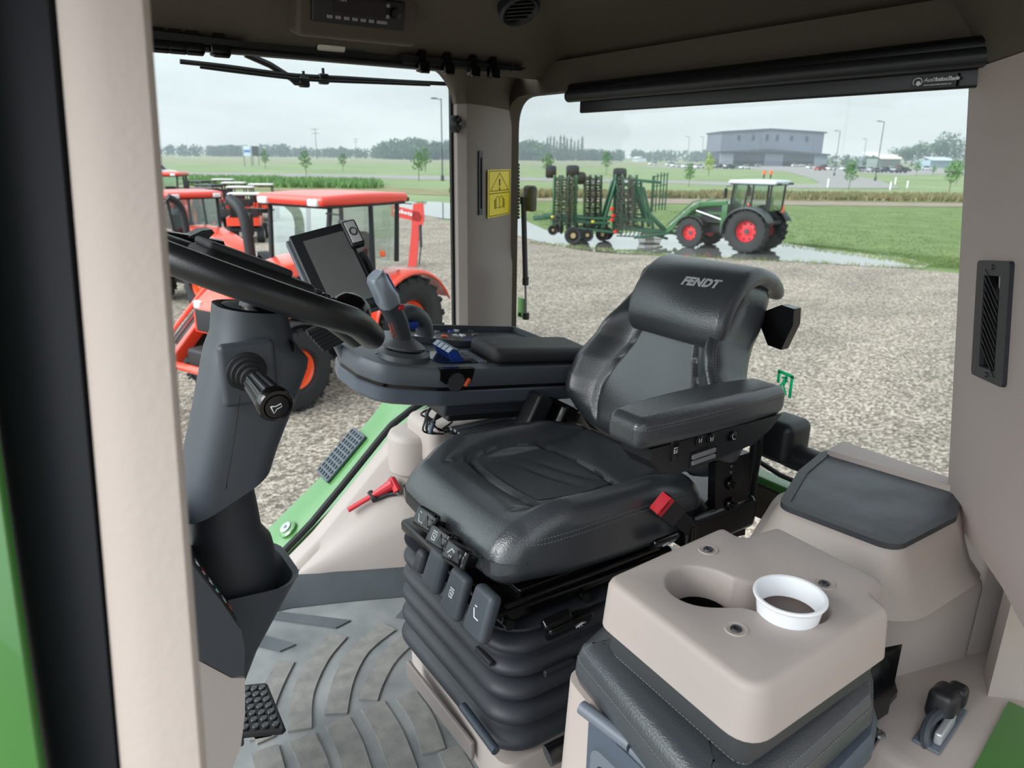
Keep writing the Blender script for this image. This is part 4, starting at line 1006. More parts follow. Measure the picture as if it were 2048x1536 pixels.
L((-.008, .006), (-.008, -.006), (-.002, -.002), (.006, -.002), (.006, .003), (-.002, .003), (-.008, .006)); b.build('horn_icon', white_ic, cap_, 180)
# lower boot
b = MB(); b.loft([ring(.212, 1.2, z, w, d, min(w, d)*.48, 0) for z, w, d in [(.70, .10, .10), (.62, .112, .12), (.575, .118, .125), (.55, .15, .15), (.52, .158, .16), (.47, .15, .155), (.44, .14, .15)]])
b.build('lower_boot', M('boot_grey', (44, 48, 53), .6), st_, 50)
b = MB(); rr = []
for z, w, d, cx in [(.495, .195, .19, .222), (.49, .19, .185, .221), (.46, .17, .17, .214), (.36, .10, .14, .185), (.30, .08, .12, .17)]: rr.append(ring(cx, 1.2, z, w, d, min(w, d)*.3, .10))
b.loft(rr[::-1]+[ring(.222, 1.2, .49, .175, .17, .05, .10), ring(.222, 1.2, .44, .14, .14, .05, .10)]); b.build('boot_socket', grey_pl, st_, 40)

# front console (instrument pod + beige lower)
fc = empty('front_console', (.1, 1.1, 0), 'front console with dark grey switch panel above a beige lower body')
tag(fc, None, 'console')
Yc = 1.05
def cpx(L_, y): return [Yp(a, c, y) for a, c in L_]
ed = [(330, 1060), (385, 1130), (440, 1200), (483, 1262), (490, 1300), (488, 1352), (460, 1352), (395, 1318), (330, 1290)]
b = MB(); fr = cpx(ed, 1.02); b.loft([[p+Vector((-.012, -.012, 0)) if False else p for p in fr], [p+Vector((0, .16, 0)) for p in fr]]); fcd = b.build('switch_panel', M('panel_charcoal', (56, 60, 66), .5), fc, 50)
A_, B_ = Yp(385, 1132, 1.02), Yp(483, 1264, 1.02); sl_ = frame((A_+B_)/2+Vector((0, .08, .0)), B_-A_, (0, 1, 0)); Lh = (B_-A_).length
if sl_.col[2].z < 0: sl_ = sl_ @ R(PI, 'X')
b = MB(); b.rb((.0, 0, .001), (Lh*.92, .11, .004), .0019, 1, sl_); pn = b.build('indicator_strip', black_pl, fcd)
for k, mm in enumerate([white_ic, red_pl, white_ic, M('marking_green', (40, 170, 120), .5), white_ic, orange_mk]):
    b = MB(); b.rb((-Lh*.33+Lh*.14*k, -.035+.004*(k % 2), .0036), (.010, .012, .001), .0004, 1, sl_); b.build('indicator', mm, pn)
for k in range(4): b = MB(); b.tube([sl_ @ Vector((-Lh*.4+k*.02, -.048, .0035)), sl_ @ Vector((-Lh*.4+k*.02+.008, -.048, .0035))], .0007, 4); b.build('panel_print', white_ic, pn)
lo = [(330, 1292), (395, 1320), (462, 1356), (490, 1356), (490, 1430), (482, 1490), (462, 1545), (440, 1640), (330, 1640)]
fr = cpx(lo, 1.03); b = MB(); b.loft([fr, [p+Vector((0, .17, 0)) for p in fr]]); b.build('lower_body', beige, fc, 50)
# pedal
pq = [Zp(x, y, .12) for x, y in [(468, 1378), (530, 1372), (566, 1462), (484, 1470)]]
pc_ = sum(pq, Vector())/4; pd = empty('brake_pedal', pc_, 'black brake pedal with round rubber studs beside the front console'); tag(pd, None, 'pedal')
pf = frame(pc_, (pq[1]-pq[0]), (pq[3]-pq[0])); 
if pf.col[2].z < 0: pf = frame(pc_, (pq[0]-pq[1]), (pq[3]-pq[0]))
b = MB(); b.prism([p-Vector((0, 0, .006)) for p in pq], (0, 0, .008)); b.build('pedal_plate', black_pl, pd)
b = MB()
for i in range(4): e0_, e1_ = pq[i], pq[(i+1) % 4]; b.cyl(e0_, e1_, .006, n=8)
b.build('pedal_edge', black_rb, pd)
for i in range(7):
    for j in range(4):
        u, v = (j+.5)/4, (i+.6)/7.4; p = pq[0].lerp(pq[1], u).lerp(pq[3].lerp(pq[2], u), v)
        b = MB(); b.lathe([(.0072, 0), (.0072, .007), (.006, .0085), (0, .0085)], T(*p), 12); b.build('stud', M('stud_rubber', (60, 63, 66), .4), pd)
b = MB(); b.tube([pq[3]+Vector((.0, 0, -.01)), pq[3]+Vector((-.06, .02, -.02)), pq[3]+Vector((-.12, .05, .05))], .012, 8); b.build('pedal_arm', black_pl, pd)
b = MB(); q = Zp(512, 1222, .01); b.rb((q.x, q.y, .012), (.075, .05, .012), .003, 1); tag(b.build('foot_rest', black_pl), 'small black flat pedal on the mat by the right wall', 'pedal')
# instrument cluster behind the wheel
ic_ = empty('dashboard_display', Yp(395, 500, 1.42), 'black rounded dashboard pod with a small angular bracket behind the steering wheel'); tag(ic_, None, 'dashboard')
b = MB(); P = [Yp(x, y, 1.42) for x, y in [(290, 490), (340, 496), (400, 505), (440, 512)]]; b.tube(P, .030, 16, sx=1.2, smooth=4)
for p_, q_ in ((P[-1], P[-1]+Vector((.014, 0, -.002))),): b.cyl(p_, q_, .029, .016, 16)
b.build('pod', black_gl, ic_, 50)
b = MB(); b.prism([Yp(x, y, 1.40) for x, y in [(368, 478), (405, 461), (424, 459), (429, 466), (420, 475), (405, 490), (385, 487), (374, 487)]], (0, .05, 0)); b.build('bracket', black_pl, ic_)

# ================================================================ control console (right armrest)
SL = -.13
of = frame((.60, 1.585, .765), (1, 0, SL), (0, 1, .06))        # x back along the console, y to the right
cc = empty('control_armrest', (.9, 1.58, .62), 'grey multi-function control armrest with joystick, paddles and padded lid beside the seat'); tag(cc, None, 'armrest')
out_ = fillet([(0, -.07), (.03, -.145), (.16, -.185), (.62, -.185), (.62, .10), (.56, .165), (.16, .175), (.02, .13), (-.005, .03)], [.06, .08, .08, .01, .02, .04, .08, .1, .06], 8)
b = MB(); b.loft([[(x, y, z) for x, y in inset(out_, d)] for d, z in [(.010, -.052), (.002, -.048), (0, -.04), (-.001, -.012), (.004, -.003), (.014, 0)]], m=of); cb = b.build('upper_body', M('console_grey', (78, 85, 92), .45, bump=(900, .1, .001)), cc, 40)
b = MB(); b.loft([[(x, y, z) for x, y in inset(out_, d)] for d, z in [(.03, -.098), (.008, -.094), (-.002, -.085), (-.003, -.058), (.004, -.052)]], m=of); b.build('lower_band', M('band_slate', (78, 86, 97), .42), cc, 40)
b = MB(); b.loft([[(x, y, z) for x, y in inset(out_, d)] for d, z in [(.001, -.056), (.001, -.046)]], m=of); b.build('shadow_gap', black_gl, cb)
# raised back-right button panel
pp = fillet([(.16, .045), (.30, -.01), (.60, -.015), (.58, .155), (.18, .165)], .02, 4)
b = MB(); b.slab(pp, inset(pp, .006), -.002, .018, of); b.build('panel_rim', grey_pl, cb)
b = MB(); b.loft([[(x, y, z) for x, y in pp] for z in (-.002, .003)], m=of); bp = b.build('button_panel', M('panel_black', (36, 39, 44), .4), cb)
yel = M('button_yellow', (222, 190, 60), .5)
def but(px, py, mat, s=.010, tri=0):
    d = ray(px, py); n_ = of.col[2].xyz; t = (of @ Vector((0, 0, .006))-CAM).dot(n_)/d.dot(n_); p = of.inverted() @ (CAM+d*t)
    b = MB()
    if tri: b.prism([(p.x-tri*s*.6, p.y-s, .003), (p.x-tri*s*.6, p.y+s, .003), (p.x+tri*s*1.2, p.y, .003)], (0, 0, .004), of)
    else: b.lathe([(s, .003), (s*.9, .0065), (0, .007)], of @ T(p.x, p.y, 0), 14)
    b.build('button', mat, bp)
for a in ((901, 661, blue_pl, .010), (912, 660, white_ic, .009, 1), (911, 670, white_ic, .009, -1), (925, 670, white_ic, .009, 1), (938, 679, blue_pl, .009), (964, 658, yel, .009, -1), (974, 658, yel, .009, 1), (889, 671, orange_mk, .010), (905, 680, orange_mk, .008),
          (874, 662, grey_mid, .008), (940, 660, grey_pl, .010), (950, 668, grey_pl, .010), (930, 681, grey_pl, .009)): but(*a)
# padded lid
b = MB(); b.rb((.465, -.10, .020), (.31, .135, .040), .018, 12, of, 5); pd_ = b.build('padded_lid', M('lid_softtouch', (50, 51, 52), .65, bump=(500, .2, .001)), cc, 60)
b = MB(); b.loft([[(x, y, z) for x, y in rrect(.32, .145, .02, 5, .465, -.10)] for z in (-.004, .004)], m=of); b.build('lid_edge', black_pl, pd_)
# lever well with paddles
b = MB(); b.loft([[(x, y, z) for x, y in rrect(.12, .105, .02, 5, .225, -.095)] for z in (0, .0015)], m=of); wl = b.build('lever_well', black_gl, cb)
for k in range(4):
    b = MB(); y0 = -.135+k*.021; om = of @ T(.045, 0, 0)
    b.prism([(.165, y0, .0), (.152, y0, .022), (.160, y0, .030), (.172, y0, .028), (.192, y0, .006), (.19, y0, 0)], (0, .018, 0), om); pl_ = b.build('blue_lever', blue_pl, cb)
    b = MB(); b.prism([(.151, y0, .0225), (.160, y0, .0315), (.173, y0, .0295), (.188, y0, .012), (.189, y0, .014), (.174, y0, .0325), (.160, y0, .0345), (.149, y0, .024)], (0, .017, 0), om); b.build('lever_cap', silver_pl, pl_)
    b = MB(); b.rb((.207, y0+.008, .006), (.026, .013, .010), .003, 1, om); b.build('small_lever', M('lever_grey', (90, 92, 96), .4), cb)
b = MB()
for k in range(4): b.box((.281+k*.006, -.095, .002), (.002, .10, .004), of)
b.build('grille', silver_pl, cb)
# thumb wheel recess on the side
b = MB(); tw = of @ T(.195, -.170, -.022) @ R(PI/2, 'X'); b.prism([(x, y, .0) for x, y in [(-.045, .022), (-.042, -.006), (-.028, -.015), (-.014, -.012), (0, -.004), (.014, -.012), (.03, -.016), (.042, -.008), (.046, .022)]], (0, 0, .017), tw); rc = b.build('wheel_recess', black_gl, cb)
b = MB(); b.cyl(tw @ Vector((0, -.010, .005)), tw @ Vector((0, -.010, .019)), .021, n=28)
for k in range(24):
    a = 2*PI*k/24; b.box((0, 0, 0), (.003, .0025, .013), tw @ T(.0215*math.cos(a), -.010+.0215*math.sin(a), .012) @ R(a))
b.build('thumb_wheel', M('wheel_rubber', (58, 60, 62), .5), rc)
b = MB(); b.rb((.030, .004, .018), (.008, .022, .012), .003, 1, tw @ R(-.5)); b.build('orange_lever', orange_mk, rc)
# joystick
j0 = Yp(803, 722, 1.52); jf = of @ T(*(of.inverted() @ Yp(805, 735, 1.50)))
b = MB(); b.lathe([(.062, .0), (.060, .012), (.045, .020), (.040, .012)], of @ T(.105, -.085, 0) , 32); b.build('joystick_base', M('base_grey', (64, 69, 74), .45), cb)
jb = of @ Vector((.105, -.085, .0)); j1 = Yp(808, 690, jb.y); j2 = Yp(797, 645, jb.y-.005); j3 = Yp(778, 605, jb.y-.015); j4 = Yp(752, 556, jb.y-.02)
b = MB(); b.lathe([(.034, .0), (.035, .008), (.031, .010), (.033, .018), (.028, .020), (.030, .027), (.024, .030), (.022, .04), (0, .04)], of @ T(.105, -.085, .004), 28); b.build('joystick_boot', black_rb, cc, 50)
b = MB(); b.lathe([(.046, 0), (.047, .006), (.036, .016), (.018, .026), (0, .03)], frame(j1-Vector((0, 0, .008)), (1, 0, -.2), (0, 1, 0)) @ Matrix.Diagonal((1.1, .95, 1, 1)), 28); js = b.build('joystick_collar', M('collar_grey', (72, 76, 80), .45), cc, 50)
b = MB()
def oring(p, d, w, h, r):
    d = d.normalized(); sx_ = Vector((0, 1, 0)); y_ = sx_.cross(d).normalized(); return [p+y_*x+sx_*y for x, y in rrect(w, h, r, 5)]
b.loft([oring(j1, Vector((-.1, 0, 1)), .040, .036, .012), oring(j2, j3-j1, .042, .038, .014), oring(j3-Vector((0, 0, .006)), j3-j2, .046, .042, .016)]); b.build('joystick_grip', M('grip_grey', (58, 62, 66), .45), cc, 50)
b = MB(); dj = (j4-j3).normalized(); b.loft([oring(j3-dj*.008, dj, .044, .046, .016), oring(j3+dj*.01, dj, .05, .056, .018), oring(j3.lerp(j4, .5), dj, .042, .058, .016), oring(j4, dj+Vector((-.3, 0, 0)), .04, .056, .015), oring(j4+dj*.008, dj+Vector((-.3, 0, 0)), .03, .046, .01)])
jh = b.build('joystick_head', silver_pl, cc, 50)
nf = Vector((dj.z, 0, -dj.x)); 
b = MB(); b.rb((0, 0, 0), (.008, .038, .05), .003, 1, Matrix.Translation(j3.lerp(j4, .62)+nf*.020) @ frame((0, 0, 0), nf, (0, 1, 0))); b.build('blue_keypad', blue_pl, jh)
b = MB(); b.rb((0, 0, 0), (.007, .018, .02), .003, 1, Matrix.Translation(j4+nf*.018) @ frame((0, 0, 0), nf, (0, 1, 0))); b.build('white_key', white_pl, jh)
q = Yp(801, 614, jb.y-.03); b = MB(); b.rb(q, (.016, .014, .012), .004, 1); b.build('red_button', red_pl, jh)
q = Yp(784, 661, jb.y-.024); qf = frame(q, Yp(792, 672, jb.y-.024)-Yp(776, 640, jb.y-.024), (0, -1, 0)); b = MB()
zq = qf.col[2].xyz; oy = Vector((0, -1, 0))
P4 = [Yp(x, y, jb.y-.028) for x, y in [(777, 648), (783, 646), (793, 674), (787, 677)]]
b.tube(P4, .0008, 4, True)
for t in (.2, .4, .6, .8): b.tube([P4[0].lerp(P4[3], t), P4[1].lerp(P4[2], t)], .0009, 4)
b.build('orange_mark', orange_mk, cc, 180)
# arched hand rest behind the joystick
b = MB(); P = [Yp(x, y, 1.66) for x, y in [(800, 632), (815, 625), (833, 630), (846, 645), (850, 668), (850, 676)]]; b.tube(P, .022, 14, sx=1.3, smooth=5); ha = b.build('hand_rest', M('collar_grey', (72, 76, 80), .45), cc, 60)
b = MB(); b.lathe([(.027, 0), (.028, .012), (.024, .016)], frame(Yp(850, 680, 1.655), (1, 0, SL), (0, 1, 0)) @ T(0, 0, -.004) @ Matrix.Diagonal((1, 1.3, 1, 1)), 24); b.build('silver_ring', M('ring_silver', (190, 198, 204), .3, metal=.3), ha)
b = MB(); b.rb(Yp(822, 649, 1.64), (.03, .03, .018), .004, 1); b.build('blue_button', blue_pl, ha)
# screws on the nose
for px, py in ((752, 706), (849, 702), (733, 690)): 
    d = ray(px, py); n_ = of.col[2].xyz; t = (of @ Vector((0, 0, .001))-CAM).dot(n_)/d.dot(n_); b = MB(); b.lathe([(.0045, 0), (.004, .001), (0, .0006)], T(*(CAM+d*t)), 12); b.build('screw_hole', black_gl, cb)
# support below: bracket box, rails
b = MB(); q0 = of.inverted() @ Yp(925, 815, 1.44); b.rb((.40, .0, -.128), (.36, .22, .044), .008, 1, of); b.build('support_housing', M('housing_slate', (52, 58, 66), .45), cc)
b = MB(); b.rb((.46, 0, -.158), (.44, .2, .02), .004, 1, of); b.build('support_rail', black_pl, cc)
# monitor on arm
mo = empty('terminal_monitor', Yp(660, 640, 1.6), 'tilted grey framed terminal monitor with blank screen and side keypad'); tag(mo, None, 'monitor')
dm = (Yp(640, 540, 1.62)-CAM).dot(fw); tlc, trc, brc = Dp(584, 470, dm), Dp(695, 441, dm+.05), Dp(752, 592, dm-.01)
mx_ = (trc-tlc); my_ = (trc-brc); nrm_ = mx_.cross(my_).normalized()
mf = frame((tlc+brc)/2, mx_, my_)
if nrm_.dot(CAM-tlc) < 0: print('monitor normal away')
mw, mh = mx_.length, my_.length*1.08; mf = frame((tlc+trc)/2-my_.normalized()*mh/2, mx_, my_)
b = MB(); b.rb((0, 0, -.018), (mw, mh, .036), .005, 1, mf, 3); mb_ = b.build('monitor_frame', M('monitor_black', (40, 42, 46), .4), mo)
b = MB(); b.rb((-.004, 0, -.03), (mw+.006, mh+.004, .02), .004, 1, mf, 3); b.build('monitor_shell', grey_mid, mo)
b = MB(); b.box((.008, -.004, .0006), (mw*.74, mh*.82, .0008), mf); b.build('screen', M('screen_grey', (112, 114, 113), .25, var=(14, .06)), mb_)
kf = mf @ T(mw/2+.004, mh/2-.045, .012); b = MB(); b.rb((0, 0, -.004), (.034, .072, .02), .006, 1, kf, 3); kp = b.build('keypad', black_pl, mo)
b = MB(); b.rb((.0, 0, .007), (.024, .058, .003), .0014, 1, kf); kk = b.build('key_plate', M('key_silver', (196, 198, 198), .4), kp)
b = MB(); b.tube([kf @ Vector((.008*math.cos(t*PI/6), .010*math.sin(t*PI/6), .0088)) for t in range(12)], .0018, 5, True); b.build('dial_ring', black_pl, kk)
b = MB(); b.tube([mf @ Vector(p) for p in [(mw/2+.01, mh/2-.08, -.02), (mw/2+.012, 0, -.03), (mw/2+.006, -mh*.4, -.03)]], .012, 8, smooth=4); b.build('side_arm', black_pl, mo)
b = MB()
P0, P1 = Yp(640, 655, 1.60), Yp(668, 686, 1.60); dd_ = (P1-P0).normalized(); m_ = frame(P0, Vector((0, 1, 0)), dd_.cross(Vector((0, 1, 0)))); 
for k in range(6):
    c_ = P0.lerp(P1, k/5); wv = Yp(660, 650, 1.6)-Yp(620, 668, 1.6); b.cyl(c_-wv*.62+Vector((0, -.0, 0)), c_+wv*.62, .0085, n=10)
b.build('ribbed_clamp', black_rb, mo)
b = MB(); b.tube([Yp(x, y, 1.62) for x, y in [(630, 610), (655, 655), (680, 700), (700, 742), (722, 768), (765, 772)]], .011, 10, smooth=5); b.build('mount_arm', M('arm_slate', (92, 98, 106), .35), mo, 60)

# below the armrest: cables, electronics
rs = random.Random(3)
cbl = empty('cable_bundle', Yp(880, 860, 1.62), 'tangled black cables tied with a red tag hanging under the control armrest'); tag(cbl, None, 'cables')
for k in range(6):
    o_ = rs.uniform(-6, 6); P = [(925+o_, 796+k), (890-k*2, 800+k*2), (862-k*3+o_, 818+k*2), (850+k*4, 842), (850+k*3+o_, 862), (868+k*4, 868)]
    b = MB(); b.tube([Yp(x, y, 1.60+.012*k) for x, y in P], .0028, 6, smooth=5); b.build('cable', black_pl, cbl, 60)
for k in range(4):
    P = [(880+k*3, 862), (868-k*3, 848), (875, 828+k*3), (900+k*3, 822), (905, 842), (885, 858)]
    b = MB(); b.tube([Yp(x, y, 1.58+.012*k) for x, y in P], .0026, 6, smooth=5); b.build('cable', black_pl, cbl, 60)
b = MB(); b.cyl(Yp(866, 846, 1.56), Yp(860, 866, 1.56), .006, n=10); b.build('plug', M('plug_blue_grey', (70, 88, 104), .4), cbl)
b = MB(); b.cyl(Yp(900, 812, 1.56), Yp(907, 826, 1.56), .004, n=8); b.build('red_tag', red_pl, cbl)
el = empty('seat_electronics_box', (1.0, 1.48, .5), 'finned aluminium and black electronics box between the seat and the right wall'); tag(el, None, 'electronics')
b = MB(); q = Yp(1010, 850, 1.52); b.rb((q.x+.03, 1.53, q.z-.045), (.36, .13, .09), .008, 1); b.build('case', black_gl, el)
b = MB()
for k in range(5): b.rb((q.x-.05, 1.475+k*.022, q.z+.004+.002*(k % 2)), (.19, .014, .010), .003, 1)
b.build('fins', M('brushed_alu', (150, 158, 165), .35, metal=.8), el)
b = MB(); q = Yp(1112, 840, 1.40); b.rb((q.x, q.y, q.z), (.10, .08, .10), .012, 2, T(*q) @ R(.5, 'Y') @ R(.4) @ T(*(-q))); bb = b.build('black_box', black_gl, el)
q = Yp(1068, 826, 1.38); b = MB(); b.rb((q.x, q.y, q.z), (.05, .05, .10), .008, 2, T(*q) @ R(.5, 'Y') @ T(*(-q))); b.build('plug_block', black_pl, el)
# emergency hammer
eh = empty('emergency_hammer', Yp(750, 1000, 1.84), 'red emergency hammer clipped in a black holder on the beige wheel arch'); tag(eh, None, 'hammer')
def wl_(px, py, h=.02):
    d = ray(px, py).normalized(); hh_ = bvw.ray_cast(CAM, d); return (hh_[0] if hh_[0] else Yp(px, py, 1.86))-d*h
bvw = bvh_of(wr)
b = MB(); b.tube([wl_(x, y, .03) for x, y in [(697, 1020), (720, 1006), (742, 993)]], .0075, 10, sx=1.2); hd = b.build('handle', red_pl, eh)
b = MB(); b.tube([wl_(x, y, .03) for x, y in [(742, 993), (762, 982), (786, 968)]], [.007, .017], 10); b.build('head', red_pl, eh)
b = MB(); b.cyl(wl_(783, 958, .03), wl_(796, 984, .03), .012, n=10); b.build('head_bar', red_pl, eh)
b = MB(); b.cyl(wl_(780, 953, .03), wl_(783, 959, .03), .004, .009, n=8); b.cyl(wl_(796, 984, .03), wl_(800, 990, .03), .009, .003, n=8); b.build('steel_tip', steel, eh)
b = MB(); b.tube([wl_(x, y, .008) for x, y in [(745, 1000), (775, 988), (800, 984)]], .009, 8); b.tube([wl_(740, 984, .03), wl_(748, 998, .03)], .009, 8); b.build('holder', black_pl, eh)
# ================================================================ outside: ground
lawn = M('lawn_grass', (108, 126, 84), .9, var=(.06, .2), c2=(130, 144, 104), bump=(6, .4, .1))
def sheet(name, pix, mat, dz, lab, cat=None, sub=False, kind='structure'):
    P = [Gp(x, y) for x, y in pix]; b = MB(); b._add([(p.x, p.y, ZG+dz) for p in P], [tuple(range(len(P)))])
    bmesh.ops.triangulate(b.b, faces=b.b.faces)
    o = b.build(name, mat, recalc=False)
    for p in o.data.polygons:
        if p.normal.z < 0: p.flip()
    o['kind'] = kind; o['label'] = lab; return o
b = MB(); b._add([(-1500, -400, ZG), (4500, -400, ZG), (4500, 4500, ZG), (-1500, 4500, ZG)], [(0, 1, 2, 3)])
struct(b.build('lawn', lawn, recalc=False), 'wide mown green lawn stretching to the horizon')
def gravel():
    m = bpy.data.materials.new('gravel'); m.use_nodes = True; t = m.node_tree; b = t.nodes['Principled BSDF']; b.inputs['Roughness'].default_value = .95
    g = N(t, 'ShaderNodeNewGeometry')
    v = N(t, 'ShaderNodeTexVoronoi'); v.inputs['Scale'].default_value = 26; t.links.new(g.outputs['Position'], v.inputs['Vector'])
    v2 = N(t, 'ShaderNodeTexVoronoi'); v2.inputs['Scale'].default_value = 9; t.links.new(g.outputs['Position'], v2.inputs['Vector'])
    r = N(t, 'ShaderNodeValToRGB'); e = r.color_ramp.elements; e[0].color = rgb((88, 79, 70)); e[1].color = rgb((182, 171, 157)); e[1].position = .9
    k = r.color_ramp.elements.new(.5); k.color = rgb((136, 125, 113))
    sp = N(t, 'ShaderNodeSeparateColor'); t.links.new(v.outputs['Color'], sp.inputs[0]); t.links.new(sp.outputs[0], r.inputs[0])
    n = N(t, 'ShaderNodeTexNoise'); n.inputs['Scale'].default_value = .35; n.inputs['Detail'].default_value = 6
    mp_ = N(t, 'ShaderNodeMapping'); mp_.inputs['Scale'].default_value = (1, 2.2, 1); mp_.inputs['Rotation'].default_value = (0, 0, .9); t.links.new(g.outputs['Position'], mp_.inputs[0]); t.links.new(mp_.outputs[0], n.inputs['Vector'])
    q = N(t, 'ShaderNodeMapRange'); q.inputs[1].default_value = .35; q.inputs[2].default_value = .65; q.inputs[3].default_value = .80; q.inputs[4].default_value = 1.08; t.links.new(n.outputs[0], q.inputs[0])
    ml = N(t, 'ShaderNodeVectorMath', operation='SCALE'); t.links.new(r.outputs[0], ml.inputs[0]); t.links.new(q.outputs[0], ml.inputs['Scale']); t.links.new(ml.outputs[0], b.inputs['Base Color'])
    bn = N(t, 'ShaderNodeBump'); bn.inputs['Strength'].default_value = .7; bn.inputs['Distance'].default_value = .02; t.links.new(v.outputs['Distance'], bn.inputs['Height']); t.links.new(bn.outputs[0], b.inputs['Normal'])
    return m
P = [Gp(x, y) for x, y in [(-300, 402), (300, 400), (700, 398), (800, 404), (870, 436), (905, 446), (1000, 462), (1060, 476), (1130, 496), (1230, 507), (1340, 512), (1500, 519), (1650, 527), (1800, 538), (1960, 552), (2400, 585)]]
b = MB(); vs = [(p.x, p.y, ZG+.03) for p in P]+[(60, -80, ZG+.03), (-80, -80, ZG+.03), (-150, 60, ZG+.03)]
b._add(vs, [tuple(range(len(vs)))]); bmesh.ops.triangulate(b.b, faces=b.b.faces)
gy = b.build('gravel_yard', gravel(), recalc=False); struct(gy, 'light brown crushed gravel yard')
for p in gy.data.polygons:
    if p.normal.z < 0: p.flip()
road_m = M('pale_asphalt', (138, 136, 134), .9, var=(.3, .05)); dirt = M('dirt_track', (134, 122, 108), .95, var=(.5, .12)); dry = M('dry_grass', (140, 128, 96), .95, var=(.4, .2), c2=(104, 110, 72), bump=(8, .5, .1))
field = M('bright_field_grass', (82, 106, 56), .9, var=(.5, .2), c2=(112, 128, 76), bump=(9, .6, .12))
sheet('hay_field', [(-200, 305.5), (300, 311), (700, 316), (1040, 321), (1420, 327), (1420, 333), (1300, 332), (1040, 333), (700, 326), (300, 326), (-200, 318)], M('hay_field', (134, 136, 104), .95, var=(.02, .12), c2=(120, 126, 96)), .02, 'pale dry field beyond the lawn')
sheet('road', [(-200, 340), (300, 344), (700, 349), (905, 353), (1060, 355), (1340, 361), (1600, 369), (1750, 372), (1800, 377), (1600, 377), (1340, 367), (1060, 362), (905, 360), (700, 356), (300, 350), (-200, 346)], road_m, .03, 'pale paved road crossing the lawn')
sheet('access_road', [(1530, 331), (1640, 333), (1680, 341), (1700, 350), (1760, 362), (1800, 377), (1600, 377), (1640, 366), (1620, 356), (1570, 343), (1490, 338), (1490, 333)], road_m, .04, 'curving access road from the building')
sheet('parking_lot', [(1290, 331), (1440, 331), (1900, 337), (1980, 345), (1800, 351), (1700, 345), (1640, 340), (1560, 339), (1480, 338), (1380, 337), (1290, 334)], road_m, .035, 'grey parking lot in front of the building')
sheet('dry_grass_strip', [(-200, 362), (300, 366), (700, 372), (905, 380), (1060, 377), (1340, 381), (1600, 388), (1960, 393), (2400, 400), (2400, 414), (1960, 406), (1600, 402), (1340, 397), (1060, 394), (905, 392), (700, 384), (300, 378), (-200, 372)], dry, .03, 'strip of dry tan grass beside the road')
sheet('dirt_track', [(905, 392), (1060, 394), (1340, 397), (1600, 403), (1960, 408), (2400, 416), (2400, 424), (1960, 415), (1600, 411), (1340, 408), (1060, 402), (905, 404)], dirt, .032, 'narrow brown dirt track along the field')
sheet('grass_field', [(1040, 403), (1340, 409), (1600, 412), (1960, 416), (2400, 425), (2400, 585), (1960, 553), (1800, 539), (1500, 520), (1230, 508), (1060, 476)], field, .025, 'bright green grass field behind the puddle')
wat = bpy.data.materials.new('puddle_water'); wat.use_nodes = True; wb = wat.node_tree.nodes['Principled BSDF']
wb.inputs['Base Color'].default_value = rgb((205, 205, 200)); wb.inputs['Metallic'].default_value = .8; wb.inputs['Roughness'].default_value = .03; wb.inputs['Specular IOR Level'].default_value = .9; wb.inputs['IOR'].default_value = 1.9
P = spline([Gp(x, y) for x, y in [(1036, 438), (1070, 452), (1110, 466), (1200, 470), (1340, 464), (1400, 476), (1560, 486), (1640, 496), (1740, 508), (1840, 524), (1850, 537), (1740, 535), (1650, 529), (1500, 521), (1340, 513), (1230, 509), (1150, 500), (1080, 485), (1030, 468)]], 4, True)
b = MB(); b._add([(p.x, p.y, ZG+.045) for p in P], [tuple(range(len(P)))]); bmesh.ops.triangulate(b.b, faces=b.b.faces); pu = b.build('puddle', wat, recalc=False)
P = spline([Gp(x, y) for x, y in [(850, 404), (905, 408), (960, 415), (960, 440), (905, 440), (860, 434), (800, 420), (790, 408)]], 4, True)
b = MB(); b._add([(p.x, p.y, ZG+.045) for p in P], [tuple(range(len(P)))]); bmesh.ops.triangulate(b.b, faces=b.b.faces); pu2 = b.build('puddle', wat, recalc=False)
for o, l in ((pu, 'long muddy puddle reflecting the sky under the green tractor'), (pu2, 'pale puddle behind the orange tractor beside the cab post')):
    tag(o, l, 'puddle')
    for p in o.data.polygons:
        if p.normal.z < 0: p.flip()
# grass tufts (uncountable)
def tufts(name, mat, lab, polys, n, h, w, seed):
    r_ = random.Random(seed); vs, fs = [], []
    for _ in range(n):
        (x0, y0, x1, y1, x2, y2, x3, y3) = r_.choice(polys); u, v = r_.random(), r_.random()
        p = Gp((x0*(1-u)+x1*u)*(1-v)+(x3*(1-u)+x2*u)*v, (y0*(1-u)+y1*u)*(1-v)+(y3*(1-u)+y2*u)*v)
        for k in range(3):
            a = r_.random()*PI; hh = h*r_.uniform(.5, 1.3); ox, oy = r_.gauss(0, w*1.5), r_.gauss(0, w*1.5); lx_, ly_ = r_.gauss(0, h*.3), r_.gauss(0, h*.3)
            i = len(vs); vs += [(p.x+ox-w*math.cos(a), p.y+oy-w*math.sin(a), ZG), (p.x+ox+w*math.cos(a), p.y+oy+w*math.sin(a), ZG), (p.x+ox+lx_, p.y+oy+ly_, ZG+hh)]; fs.append((i, i+1, i+2))
    b = MB(); b._add(vs, fs); o = b.build(name, mat, recalc=False); tag(o, lab, 'grass', None, 'stuff'); return o
tufts('tall_grass', dry, 'tall dry tan grass in a strip beyond the field', [(905, 384, 1400, 392, 1400, 398, 905, 396), (1400, 388, 1960, 395, 1960, 405, 1400, 398)], 5000, .55, .10, 1)
